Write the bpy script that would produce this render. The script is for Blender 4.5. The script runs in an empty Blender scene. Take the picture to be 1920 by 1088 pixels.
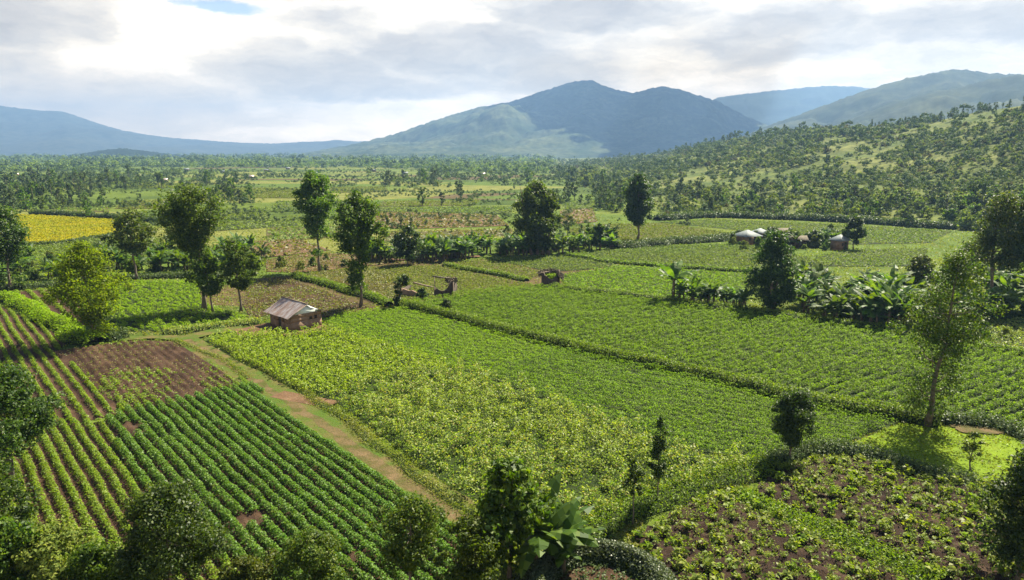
import bpy, math, random
import numpy as np
from mathutils import Vector, Matrix

rng = np.random.default_rng(7)
random.seed(7)
scene = bpy.context.scene
col = scene.collection
R_ = math.radians

# ------------------------------------------------------------------ camera
H = 22.0
PITCH = R_(11.35)
F = 1280.0
cp, sp = math.cos(PITCH), math.sin(PITCH)
cam_d = bpy.data.cameras.new('camera')
cam_d.lens = 24.0
cam_d.sensor_width = 36.0
cam_d.clip_start = 0.5
cam_d.clip_end = 60000
cam = bpy.data.objects.new('camera', cam_d)
col.objects.link(cam)
cam.location = (0, 0, H)
cam.rotation_euler = (math.pi / 2 - PITCH, 0, 0)
scene.camera = cam


def ray(px, py):
    dx = px - 960.0
    dy = F * cp - (py - 544.0) * sp
    dz = -F * sp - (py - 544.0) * cp
    return dx / dy, dz / dy


def G(px, py, z=0.0):
    a, b = ray(px, py)
    Y = (z - H) / b
    return a * Y, Y


def depth_at(px, py):
    x, y = G(px, py)
    return y * cp + H * sp


def GP(pts):
    return np.array([G(*p) for p in pts])


# ------------------------------------------------------------------ tagging
def tag(o, label=None, cat=None, group=None, kind=None):
    if label: o['label'] = label
    if cat: o['category'] = cat
    if group: o['group'] = group
    if kind: o['kind'] = kind
    return o


def empty(name, loc=(0, 0, 0), rz=0.0):
    o = bpy.data.objects.new(name, None)
    o.empty_display_size = 0.3
    col.objects.link(o)
    o.location = loc
    o.rotation_euler = (0, 0, rz)
    return o


def mesh_from(name, V, faces_n, loops, mats, smooth=False, mat_idx=None):
    """V (n,3); faces_n sizes per face; loops flat index array"""
    me = bpy.data.meshes.new(name)
    V = np.ascontiguousarray(V, dtype=np.float32)
    me.vertices.add(len(V))
    me.vertices.foreach_set('co', V.ravel())
    loops = np.ascontiguousarray(loops, dtype=np.int32).ravel()
    me.loops.add(len(loops))
    me.loops.foreach_set('vertex_index', loops)
    fs = np.ascontiguousarray(faces_n, dtype=np.int32)
    me.polygons.add(len(fs))
    st = np.zeros(len(fs), dtype=np.int32)
    st[1:] = np.cumsum(fs)[:-1]
    me.polygons.foreach_set('loop_start', st)
    if mat_idx is not None:
        me.polygons.foreach_set('material_index', np.ascontiguousarray(mat_idx, dtype=np.int32))
    if smooth:
        me.polygons.foreach_set('use_smooth', np.ones(len(fs), dtype=bool))
    for m in (mats if isinstance(mats, (list, tuple)) else [mats]):
        me.materials.append(m)
    me.update(calc_edges=True)
    me.validate()
    return me


def obj(name, me, parent=None, loc=(0, 0, 0)):
    o = bpy.data.objects.new(name, me)
    col.objects.link(o)
    if parent is not None: o.parent = parent
    o.location = loc
    return o


class MB:
    """collects polygons of one mesh"""
    def __init__(self):
        self.V = []; self.fn = []; self.lp = []; self.mi = []; self.n = 0

    def add(self, V, faces, mi=0):
        V = np.asarray(V, dtype=float)
        for f in faces:
            self.fn.append(len(f)); self.lp.extend([i + self.n for i in f]); self.mi.append(mi)
        self.V.append(V); self.n += len(V)
        return self

    def quads(self, V, Q, mi=0):
        V = np.asarray(V, dtype=float); Q = np.asarray(Q)
        self.fn.extend([Q.shape[1]] * len(Q)); self.lp.extend((Q + self.n).ravel().tolist()); self.mi.extend([mi] * len(Q))
        self.V.append(V); self.n += len(V)
        return self

    def box(self, c, s, rz=0.0, mi=0, M=None):
        sx, sy, sz = [v / 2 for v in s]
        P = np.array([[-sx, -sy, -sz], [sx, -sy, -sz], [sx, sy, -sz], [-sx, sy, -sz], [-sx, -sy, sz], [sx, -sy, sz], [sx, sy, sz], [-sx, sy, sz]])
        if M is not None: P = P @ np.asarray(M).T
        ca, sa = math.cos(rz), math.sin(rz)
        P = P @ np.array([[ca, sa, 0], [-sa, ca, 0], [0, 0, 1]])
        return self.add(P + np.array(c), [(0, 3, 2, 1), (4, 5, 6, 7), (0, 1, 5, 4), (1, 2, 6, 5), (2, 3, 7, 6), (3, 0, 4, 7)], mi)

    def tube(self, pts, rad, n=6, mi=0):
        pts = np.asarray(pts, dtype=float); rad = np.asarray(rad, dtype=float)
        k = len(pts)
        rings = []
        for i in range(k):
            t = pts[min(i + 1, k - 1)] - pts[max(i - 1, 0)]
            t = t / (np.linalg.norm(t) + 1e-9)
            ref = np.array([1.0, 0, 0]) if abs(t[2]) > 0.8 else np.array([0, 0, 1.0])
            u = np.cross(t, ref); u /= np.linalg.norm(u) + 1e-9
            v = np.cross(t, u)
            a = np.arange(n) * 2 * math.pi / n
            rings.append(pts[i] + rad[i] * (np.cos(a)[:, None] * u + np.sin(a)[:, None] * v))
        V = np.concatenate(rings)
        Q = []
        for i in range(k - 1):
            for j in range(n):
                a = i * n + j; b = i * n + (j + 1) % n
                Q.append((a, b, b + n, a + n))
        self.add(V, Q + [tuple(range(n))[::-1], tuple(range((k - 1) * n, k * n))], mi)
        return self

    def mesh(self, name, mats, smooth=False):
        return mesh_from(name, np.concatenate(self.V), self.fn, self.lp, mats, smooth, self.mi)

    def build(self, name, mats, parent=None, smooth=False, loc=(0, 0, 0)):
        return obj(name, self.mesh(name, mats, smooth), parent, loc)


def quad_mesh(name, V, mats, smooth=False):
    n = len(V) // 4
    return mesh_from(name, V, np.full(n, 4), np.arange(4 * n), mats, smooth)


def nrm(a):
    return a / (np.linalg.norm(a, axis=-1, keepdims=True) + 1e-9)


def leaves(C, N, L, W, fold=0.15, r=rng):
    """diamond folded leaves: centres C, normals N, lengths L, widths W"""
    n = len(C)
    N = nrm(N)
    t = nrm(r.normal(size=(n, 3)))
    U = nrm(t - (t * N).sum(1, keepdims=True) * N)
    Vv = np.cross(N, U)
    L = np.broadcast_to(np.asarray(L, float), (n,))[:, None]
    W = np.broadcast_to(np.asarray(W, float), (n,))[:, None]
    a = C + U * L * .5 - N * fold * L
    b = C + Vv * W * .5 + N * fold * W - U * L * .08
    c = C - U * L * .5 - N * fold * L * .5
    d = C - Vv * W * .5 + N * fold * W - U * L * .08
    return np.stack([a, b, c, d], 1).reshape(-1, 3)


# ------------------------------------------------------------------ materials
def new_mat(name):
    m = bpy.data.materials.new(name)
    m.use_nodes = True
    nt = m.node_tree
    nt.nodes.clear()
    out = nt.nodes.new('ShaderNodeOutputMaterial')
    return m, nt, out


def nd(nt, t, **kw):
    n = nt.nodes.new(t)
    for k, v in kw.items(): setattr(n, k, v)
    return n


def noise(nt, vec, scale, detail=4.0, rough=0.55, dist=0.0):
    n = nd(nt, 'ShaderNodeTexNoise')
    n.inputs['Scale'].default_value = scale
    n.inputs['Detail'].default_value = detail
    n.inputs['Roughness'].default_value = rough
    n.inputs['Distortion'].default_value = dist
    if vec is not None: nt.links.new(vec, n.inputs['Vector'])
    return n


def ramp(nt, fac, stops, interp='LINEAR'):
    n = nd(nt, 'ShaderNodeValToRGB')
    cr = n.color_ramp
    cr.interpolation = interp
    while len(cr.elements) > 1: cr.elements.remove(cr.elements[0])
    cr.elements[0].position = stops[0][0]
    cr.elements[0].color = (*stops[0][1], 1)
    for p, c in stops[1:]:
        e = cr.elements.new(p); e.color = (*c, 1)
    nt.links.new(fac, n.inputs['Fac'])
    return n


def mixc(nt, fac, a, b, mode='MIX'):
    n = nd(nt, 'ShaderNodeMix', data_type='RGBA', blend_type=mode)
    for sock, v in ((n.inputs[0], fac), (n.inputs[6], a), (n.inputs[7], b)):
        if hasattr(v, 'links'): nt.links.new(v, sock)
        elif isinstance(v, (tuple, list)): sock.default_value = (*v, 1)
        else: sock.default_value = v
    return n.outputs[2]


def math_(nt, op, a, b=None, clamp=False):
    n = nd(nt, 'ShaderNodeMath', operation=op, use_clamp=clamp)
    for i, v in enumerate((a, b)):
        if v is None: continue
        if hasattr(v, 'links'): nt.links.new(v, n.inputs[i])
        else: n.inputs[i].default_value = v
    return n.outputs[0]


def leaf_mat(name, cols, trans=0.35, tcol=None, rough=0.52, spec=0.22, patch=None, patch_scale=0.06, ov=None):
    """cols: list of 3 colours picked per leaf; patch: colour of large wandering patches"""
    m, nt, out = new_mat(name)
    geo = nd(nt, 'ShaderNodeNewGeometry')
    k = len(cols)
    rp = ramp(nt, geo.outputs['Random Per Island'], [(i / max(1, k - 1), c) for i, c in enumerate(cols)])
    base = rp.outputs[0]
    if ov is None: ov = 1.0 if ('tree' in name or 'bush' in name or 'banana' in name) else .25
    oi = nd(nt, 'ShaderNodeObjectInfo')
    hs = nd(nt, 'ShaderNodeHueSaturation')
    h = math_(nt, 'MULTIPLY_ADD', oi.outputs['Random'], 0.03 * ov); nt.nodes[-1].inputs[2].default_value = 0.5 - .015 * ov
    nt.links.new(h, hs.inputs['Hue'])
    v = math_(nt, 'MULTIPLY_ADD', oi.outputs['Random'], 0.35 * ov); nt.nodes[-1].inputs[2].default_value = 1 - .175 * ov
    nt.links.new(v, hs.inputs['Value'])
    nt.links.new(base, hs.inputs['Color'])
    base = hs.outputs[0]
    if patch is not None:
        nz = noise(nt, geo.outputs['Position'], patch_scale, 3.0)
        f = ramp(nt, nz.outputs['Fac'], [(0.42, (0, 0, 0)), (0.62, (1, 1, 1))])
        base = mixc(nt, f.outputs[0], base, mixc(nt, 0.6, base, patch))
    p = nd(nt, 'ShaderNodeBsdfPrincipled')
    nt.links.new(base, p.inputs['Base Color'])
    p.inputs['Roughness'].default_value = rough
    p.inputs['Specular IOR Level'].default_value = spec
    tr = nd(nt, 'ShaderNodeBsdfTranslucent')
    tc = mixc(nt, 1.0, base, tcol or (1.5, 1.6, 0.35), 'MULTIPLY')
    nt.links.new(tc, tr.inputs['Color'])
    mx = nd(nt, 'ShaderNodeMixShader')
    mx.inputs[0].default_value = trans
    nt.links.new(p.outputs[0], mx.inputs[1]); nt.links.new(tr.outputs[0], mx.inputs[2])
    nt.links.new(mx.outputs[0], out.inputs['Surface'])
    return m


def ground_mat(name, stops, scale, detail=6, bump=0.3, bscale=None, rough=0.9, fine=None):
    m, nt, out = new_mat(name)
    geo = nd(nt, 'ShaderNodeNewGeometry')
    n1 = noise(nt, geo.outputs['Position'], scale, detail, 0.6, 0.2)
    c = ramp(nt, n1.outputs['Fac'], stops).outputs[0]
    n2 = noise(nt, geo.outputs['Position'], scale * 14, 3, 0.6)
    c = mixc(nt, 0.55, c, ramp(nt, n2.outputs['Fac'], [(0.3, (0.45, 0.45, 0.45)), (0.7, (1.35, 1.3, 1.2))]).outputs[0], 'MULTIPLY')
    p = nd(nt, 'ShaderNodeBsdfPrincipled')
    nt.links.new(c, p.inputs['Base Color'])
    p.inputs['Roughness'].default_value = rough
    p.inputs['Specular IOR Level'].default_value = 0.1
    b = nd(nt, 'ShaderNodeBump')
    b.inputs['Strength'].default_value = bump
    b.inputs['Distance'].default_value = 0.15
    n3 = noise(nt, geo.outputs['Position'], bscale or scale * 10, 5, 0.65)
    nt.links.new(n3.outputs['Fac'], b.inputs['Height'])
    nt.links.new(b.outputs[0], p.inputs['Normal'])
    nt.links.new(p.outputs[0], out.inputs['Surface'])
    return m


def plain_mat(name, c1, c2, scale=4.0, rough=0.8, metal=0.0, spec=0.3, bump=0.2):
    m, nt, out = new_mat(name)
    tc = nd(nt, 'ShaderNodeTexCoord')
    n1 = noise(nt, tc.outputs['Object'], scale, 6, 0.65)
    c = ramp(nt, n1.outputs['Fac'], [(0.3, c1), (0.7, c2)]).outputs[0]
    p = nd(nt, 'ShaderNodeBsdfPrincipled')
    nt.links.new(c, p.inputs['Base Color'])
    p.inputs['Roughness'].default_value = rough
    p.inputs['Metallic'].default_value = metal
    p.inputs['Specular IOR Level'].default_value = spec
    b = nd(nt, 'ShaderNodeBump'); b.inputs['Strength'].default_value = bump; b.inputs['Distance'].default_value = 0.03
    n2 = noise(nt, tc.outputs['Object'], scale * 5, 4)
    nt.links.new(n2.outputs['Fac'], b.inputs['Height']); nt.links.new(b.outputs[0], p.inputs['Normal'])
    nt.links.new(p.outputs[0], out.inputs['Surface'])
    return m


M = {}
# foliage of trees
M['tree_dark'] = leaf_mat('dark_tree_leaves', [(.016, .038, .006), (.036, .068, .009), (.080, .115, .014)], .38, rough=.5, spec=.24)
M['tree_mid'] = leaf_mat('green_tree_leaves', [(.026, .058, .006), (.058, .102, .009), (.120, .165, .014)], .46, spec=.2)
M['tree_yel'] = leaf_mat('yellow_green_tree_leaves', [(.065, .125, .004), (.120, .190, .006), (.190, .245, .009)], .58, spec=.15)
M['tree_olive'] = leaf_mat('olive_tree_leaves', [(.030, .056, .006), (.058, .088, .009), (.110, .125, .014)], .38, spec=.2)
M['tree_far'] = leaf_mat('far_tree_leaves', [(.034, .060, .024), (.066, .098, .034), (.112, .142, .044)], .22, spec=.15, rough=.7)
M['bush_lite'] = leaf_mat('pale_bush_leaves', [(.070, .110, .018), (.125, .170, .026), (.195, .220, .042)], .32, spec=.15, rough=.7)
M['banana'] = leaf_mat('banana_leaves', [(.030, .065, .010), (.055, .105, .014), (.100, .155, .022)], .42, tcol=(1.9, 1.8, .4), rough=.5, spec=.15)
M['bark'] = plain_mat('bark', (.070, .055, .040), (.20, .165, .125), 3.0, .9)
M['stem'] = plain_mat('banana_stem', (.055, .050, .022), (.13, .095, .050), 4.0, .6)
# crops
M['mat_crop'] = leaf_mat('low_green_crop', [(.085, .155, .010), (.130, .205, .014), (.190, .260, .030)], .42, tcol=(1.45, 1.65, .3), patch=(.14, .21, .018), rough=.6, spec=.12)
M['bright_crop'] = leaf_mat('bright_green_crop', [(.105, .180, .006), (.155, .235, .008), (.215, .280, .018)], .45, tcol=(1.45, 1.65, .3), patch=(.17, .25, .012), spec=.12)
M['tall_crop'] = leaf_mat('tall_pale_crop', [(.085, .150, .020), (.130, .205, .028), (.185, .250, .040), (.290, .330, .085), (.260, .200, .060)], .40, patch=(.19, .24, .05), patch_scale=.12, rough=.5, spec=.22)
M['tall_yel'] = leaf_mat('tall_yellow_green_crop', [(.110, .180, .010), (.175, .250, .016), (.280, .320, .034)], .42, patch=(.19, .25, .02), patch_scale=.1)
M['row_crop'] = leaf_mat('dark_row_crop', [(.055, .125, .012), (.088, .170, .018), (.135, .215, .036)], .34, rough=.5, spec=.2)
M['row_lite'] = leaf_mat('light_row_crop', [(.090, .155, .010), (.140, .210, .014), (.190, .245, .025)], .40)
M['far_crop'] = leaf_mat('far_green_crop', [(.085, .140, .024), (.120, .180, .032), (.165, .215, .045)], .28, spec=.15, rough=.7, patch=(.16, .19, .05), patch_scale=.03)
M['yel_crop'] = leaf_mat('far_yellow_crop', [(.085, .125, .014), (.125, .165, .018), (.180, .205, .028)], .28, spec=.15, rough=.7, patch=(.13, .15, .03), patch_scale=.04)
M['gold_crop'] = leaf_mat('golden_crop', [(.16, .20, .006), (.27, .24, .004), (.33, .28, .005), (.38, .32, .01)], .28, spec=.1, rough=.8, patch=(.20, .23, .012), patch_scale=.07)
M['grass'] = leaf_mat('grass_blades', [(.095, .140, .016), (.140, .185, .020), (.200, .215, .040)], .36, patch=(.20, .17, .06), patch_scale=.15)
M['lawn'] = leaf_mat('bright_grass_blades', [(.150, .225, .005), (.195, .270, .006), (.240, .290, .010)], .40)
M['weed'] = leaf_mat('weedy_crop', [(.080, .110, .018), (.130, .150, .028), (.190, .165, .060)], .32, patch=(.13, .085, .045), patch_scale=.1)
M['hedge'] = leaf_mat('hedge_grass', [(.070, .130, .006), (.110, .175, .008), (.165, .210, .015)], .40)
M['hedge_dark'] = leaf_mat('dark_hedge_leaves', [(.035, .065, .018), (.060, .095, .026), (.100, .130, .042)], .28)
M['grey_leaf'] = leaf_mat('grey_green_leaves', [(.045, .065, .028), (.080, .105, .048), (.110, .130, .065)], .22, rough=.45, spec=.32)
M['thatch'] = plain_mat('old_thatch', (.060, .050, .034), (.17, .145, .10), 3.0, .95)
# soils
M['soil'] = ground_mat('brown_soil', [(.30, (.024, .013, .008)), (.5, (.044, .025, .015)), (.72, (.085, .052, .031))], .35, bump=.8, bscale=5)
M['soil_dark'] = ground_mat('dark_brown_soil', [(.30, (.014, .009, .006)), (.5, (.030, .018, .012)), (.72, (.066, .042, .027))], .6, bump=1.0, bscale=6)
M['soil_green'] = ground_mat('weedy_soil', [(.30, (.040, .042, .010)), (.5, (.062, .056, .017)), (.72, (.095, .072, .028))], .4, bump=.7, bscale=5)
M['path'] = ground_mat('dirt_path', [(.40, (.050, .085, .009)), (.54, (.080, .080, .020)), (.68, (.12, .085, .040))], .45, bump=.5, bscale=4)
M['bare'] = ground_mat('bare_earth', [(.3, (.065, .038, .020)), (.55, (.115, .068, .038)), (.75, (.17, .11, .064))], .5, bump=.6, bscale=4)
M['trod'] = ground_mat('trodden_earth', [(.36, (.055, .062, .012)), (.5, (.085, .068, .026)), (.68, (.13, .090, .046))], .9, bump=.7, bscale=6)
M['under'] = ground_mat('shade_darkened_crop_soil', [(.3, (.012, .022, .004)), (.6, (.022, .034, .005)), (.8, (.030, .028, .009))], .5, bump=.6, bscale=4)  # soil tone darkened to stand in for shadow between the crop rows
M['under_yel'] = ground_mat('soil_under_gold_crop', [(.3, (.14, .15, .012)), (.6, (.19, .18, .016)), (.8, (.20, .16, .03))], .1, bump=.5, bscale=3)
M['lawn_soil'] = ground_mat('grass_sward', [(.3, (.085, .140, .005)), (.6, (.12, .18, .007)), (.8, (.13, .16, .012))], .4, bump=.6, bscale=6)
# building
M['mud'] = plain_mat('mud_wall', (.15, .098, .062), (.28, .185, .12), 1.6, .95)
M['mud_dark'] = plain_mat('old_mud_wall', (.030, .024, .018), (.075, .055, .038), 1.6, .95)
M['white'] = plain_mat('pale_sheet', (.55, .60, .62), (.72, .76, .77), 2.0, .6)
M['shutter'] = plain_mat('dark_shutter', (.030, .026, .022), (.060, .050, .040), 3.0, .8)
M['timber'] = plain_mat('weathered_timber', (.15, .11, .07), (.40, .31, .22), 3.0, .9)
M['tin'] = plain_mat('grey_tin_roof', (.10, .12, .12), (.17, .195, .19), .8, .7, 0.0)


def rust_mat():
    m, nt, out = new_mat('rusty_corrugated_iron')
    tc = nd(nt, 'ShaderNodeTexCoord')
    mp = nd(nt, 'ShaderNodeMapping')
    mp.inputs['Scale'].default_value = (0.8, 5.5, 0.8)
    nt.links.new(tc.outputs['Object'], mp.inputs[0])
    n1 = noise(nt, mp.outputs[0], 1.0, 4, .6)
    c = ramp(nt, n1.outputs['Fac'], [(.28, (.12, .075, .06)), (.45, (.24, .175, .15)), (.58, (.34, .31, .30)), (.75, (.50, .47, .46))]).outputs[0]
    n2 = noise(nt, tc.outputs['Object'], .8, 3)
    c = mixc(nt, ramp(nt, n2.outputs['Fac'], [(.45, (0, 0, 0)), (.7, (.6, .6, .6))]).outputs[0], c, (.26, .16, .11))
    p = nd(nt, 'ShaderNodeBsdfPrincipled')
    nt.links.new(c, p.inputs['Base Color'])
    p.inputs['Roughness'].default_value = .42
    p.inputs['Metallic'].default_value = .35
    nt.links.new(p.outputs[0], out.inputs['Surface'])
    return m
M['rust'] = rust_mat()


def patchwork_mat():
    m, nt, out = new_mat('valley_ground')
    geo = nd(nt, 'ShaderNodeNewGeometry')
    mp = nd(nt, 'ShaderNodeMapping')
    mp.inputs['Rotation'].default_value = (0, 0, .5)
    mp.inputs['Scale'].default_value = (.012, .020, 0)
    nt.links.new(geo.outputs['Position'], mp.inputs[0])
    nz = noise(nt, mp.outputs[0], 1.5, 2)
    vv = nd(nt, 'ShaderNodeVectorMath', operation='MULTIPLY_ADD')
    nt.links.new(nz.outputs['Color'], vv.inputs[0]); vv.inputs[1].default_value = (.35, .35, 0); nt.links.new(mp.outputs[0], vv.inputs[2])
    vo = nd(nt, 'ShaderNodeTexVoronoi', distance='CHEBYCHEV')
    vo.inputs['Scale'].default_value = 1.0
    nt.links.new(vv.outputs[0], vo.inputs['Vector'])
    sx = nd(nt, 'ShaderNodeSeparateColor')
    nt.links.new(vo.outputs['Color'], sx.inputs[0])
    c = ramp(nt, sx.outputs[0], [(0, (.085, .125, .022)), (.22, (.095, .130, .022)), (.4, (.120, .150, .028)), (.55, (.065, .095, .018)), (.66, (.160, .165, .045)), (.78, (.105, .140, .026)), (.88, (.100, .072, .038)), (.95, (.055, .085, .016))], 'CONSTANT').outputs[0]
    n2 = noise(nt, geo.outputs['Position'], .12, 6, .6)
    c = mixc(nt, .8, c, ramp(nt, n2.outputs['Fac'], [(.3, (.45, .5, .4)), (.7, (1.0, 1.0, .9))]).outputs[0], 'MULTIPLY')
    n3 = noise(nt, geo.outputs['Position'], 1.3, 4, .6)
    c = mixc(nt, .6, c, ramp(nt, n3.outputs['Fac'], [(.35, (.5, .55, .45)), (.65, (1.3, 1.25, 1.2))]).outputs[0], 'MULTIPLY')
    p = nd(nt, 'ShaderNodeBsdfPrincipled')
    nt.links.new(c, p.inputs['Base Color'])
    p.inputs['Roughness'].default_value = .95
    p.inputs['Specular IOR Level'].default_value = .05
    b = nd(nt, 'ShaderNodeBump'); b.inputs['Strength'].default_value = .6; b.inputs['Distance'].default_value = .3
    n4 = noise(nt, geo.outputs['Position'], 2.5, 5, .65)
    nt.links.new(n4.outputs['Fac'], b.inputs['Height']); nt.links.new(b.outputs[0], p.inputs['Normal'])
    nt.links.new(p.outputs[0], out.inputs['Surface'])
    return m
M['valley'] = patchwork_mat()


def slope_mat(name, forest, grassy, scale, thresh=(.42, .6), fscale=None):
    m, nt, out = new_mat(name)
    geo = nd(nt, 'ShaderNodeNewGeometry')
    n1 = noise(nt, geo.outputs['Position'], scale, 6, .62, .3)
    f = ramp(nt, n1.outputs['Fac'], [(thresh[0], (0, 0, 0)), (thresh[1], (1, 1, 1))]).outputs[0]
    c = mixc(nt, f, forest, grassy)
    n2 = noise(nt, geo.outputs['Position'], fscale or scale * 9, 5, .7)
    c = mixc(nt, .8, c, ramp(nt, n2.outputs['Fac'], [(.36, (.35, .42, .38)), (.64, (1.45, 1.4, 1.3))]).outputs[0], 'MULTIPLY')
    p = nd(nt, 'ShaderNodeBsdfPrincipled')
    nt.links.new(c, p.inputs['Base Color'])
    p.inputs['Roughness'].default_value = .95
    p.inputs['Specular IOR Level'].default_value = .05
    nt.links.new(p.outputs[0], out.inputs['Surface'])
    return m
M['hill_grass'] = slope_mat('hillside_grass', (.055, .080, .016), (.115, .125, .036), .03, (.35, .62), .25)
M['spur'] = slope_mat('spur_slope', (.022, .038, .015), (.068, .080, .037), .006, (.40, .62), .035)
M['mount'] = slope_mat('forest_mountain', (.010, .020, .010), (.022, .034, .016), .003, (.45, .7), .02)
M['mount_hazed'] = slope_mat('haze_lightened_mountain', (.036, .044, .036), (.052, .060, .046), .003, (.45, .7), .02)  # slope colour lightened in place of a deeper haze
M['mount2'] = slope_mat('right_mountain', (.012, .022, .009), (.048, .056, .024), .005, (.42, .66), .03)

# ------------------------------------------------------------------ polygons, point in polygon
def inside(P, poly):
    x, y = P[:, 0], P[:, 1]
    r = np.zeros(len(P), bool)
    j = len(poly) - 1
    for i in range(len(poly)):
        xi, yi = poly[i]; xj, yj = poly[j]
        with np.errstate(divide='ignore', invalid='ignore'):
            c = ((yi > y) != (yj > y)) & (x < (xj - xi) * (y - yi) / (yj - yi + 1e-12) + xi)
        r ^= c
        j = i
    return r


def vnoise(P, s, seed=0):
    """smooth value noise in 2d, 0..1"""
    P = np.asarray(P)[:, :2] * s + seed * 17.13
    i = np.floor(P).astype(np.int64); f = P - i
    f = f * f * (3 - 2 * f)

    def h(ix, iy):
        n = (ix * 374761393 + iy * 668265263 + seed * 1274126177) & 0xffffffff
        n = ((n ^ (n >> 13)) * 1274126177) & 0xffffffff
        return ((n ^ (n >> 16)) & 0xffff) / 65535.0
    a = h(i[:, 0], i[:, 1]); b = h(i[:, 0] + 1, i[:, 1]); c = h(i[:, 0], i[:, 1] + 1); d = h(i[:, 0] + 1, i[:, 1] + 1)
    return (a * (1 - f[:, 0]) + b * f[:, 0]) * (1 - f[:, 1]) + (c * (1 - f[:, 0]) + d * f[:, 0]) * f[:, 1]


def fbm(P, s, seed=0, o=4):
    r = 0; a = .5; t = 0
    for k in range(o):
        r = r + a * vnoise(P, s * 2 ** k, seed + k); t += a; a *= .55
    return r / t


# ------------------------------------------------------------------ ground sheet
def build_ground():
    rad = np.concatenate([[0.0], np.geomspace(8, 26000, 90)])
    na = 120
    V = []
    for r in rad:
        a = np.arange(na) * 2 * math.pi / na
        V.append(np.stack([r * np.cos(a), r * np.sin(a), np.zeros(na)], 1))
    V = np.concatenate(V)
    Q = []
    for i in range(len(rad) - 1):
        for j in range(na):
            Q.append((i * na + j, i * na + (j + 1) % na, (i + 1) * na + (j + 1) % na, (i + 1) * na + j))
    Q = np.array(Q)[:, ::-1]
    o = obj('ground', mesh_from('ground', V, np.full(len(Q), 4), Q, M['valley']))
    tag(o, 'wide flat valley floor of small green and brown plots', 'ground', kind='structure')
build_ground()

zlayer = [0.004]


def next_z():
    zlayer[0] += 0.004
    return zlayer[0]


def flat_sheet(name, pts, mat, label, cat='field', world=False):
    P = np.array(pts) if world else GP(pts)
    z = next_z()
    V = np.column_stack([P, np.full(len(P), z)])
    # orient upward
    A = 0.5 * np.sum(P[:, 0] * np.roll(P[:, 1], -1) - np.roll(P[:, 0], -1) * P[:, 1])
    idx = list(range(len(P))) if A > 0 else list(range(len(P)))[::-1]
    o = obj(name, mesh_from(name, V, [len(P)], idx, mat))
    return tag(o, label, cat, kind='structure')


def ridged_sheet(name, pts, mat, label, d, spacing, amp, res=0.22, rough=.06, seed=1, cat='field', t0=0.0):
    """ploughed soil as a height field, ridges along d"""
    P = GP(pts)
    z = next_z()
    d = np.array(d, float); d /= np.linalg.norm(d); n = np.array([-d[1], d[0]])
    s = P @ d; t = P @ n
    S = np.arange(s.min(), s.max() + res * 2, res * 2); T = np.arange(t.min(), t.max() + res, res)
    ss, tt = np.meshgrid(S, T, indexing='ij')
    XY = ss.ravel()[:, None] * d + tt.ravel()[:, None] * n
    def hf(A):
        h = amp * (.5 + .5 * np.cos((A @ n - t0) / spacing * 2 * math.pi)) + rough * (fbm(A, 1.6, seed, 3) - .2) + rough * .5 * (fbm(A, 4.5, seed + 3, 2) - .5)
        e = np.full(len(A), 1e9)
        for i in range(len(P)):
            a = P[i]; b = P[(i + 1) % len(P)]; ab = b - a
            u = np.clip(((A - a) @ ab) / (ab @ ab), 0, 1)
            e = np.minimum(e, np.linalg.norm(A - a - u[:, None] * ab, axis=1))
        return np.maximum(h, 0) * np.clip((e - .25) / .9, 0, 1)
    V = np.column_stack([XY, z + hf(XY)])
    ns, ntt = ss.shape
    I = np.arange(ns * ntt).reshape(ns, ntt)
    Q = np.stack([I[:-1, :-1].ravel(), I[1:, :-1].ravel(), I[1:, 1:].ravel(), I[:-1, 1:].ravel()], 1)
    cc = XY[Q].mean(1)
    Q = Q[inside(cc, P)]
    used, inv = np.unique(Q, return_inverse=True)
    o = obj(name, mesh_from(name, V[used], np.full(len(Q), 4), inv.reshape(Q.shape), mat, smooth=True))
    tag(o, label, cat, kind='structure')
    return hf


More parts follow.
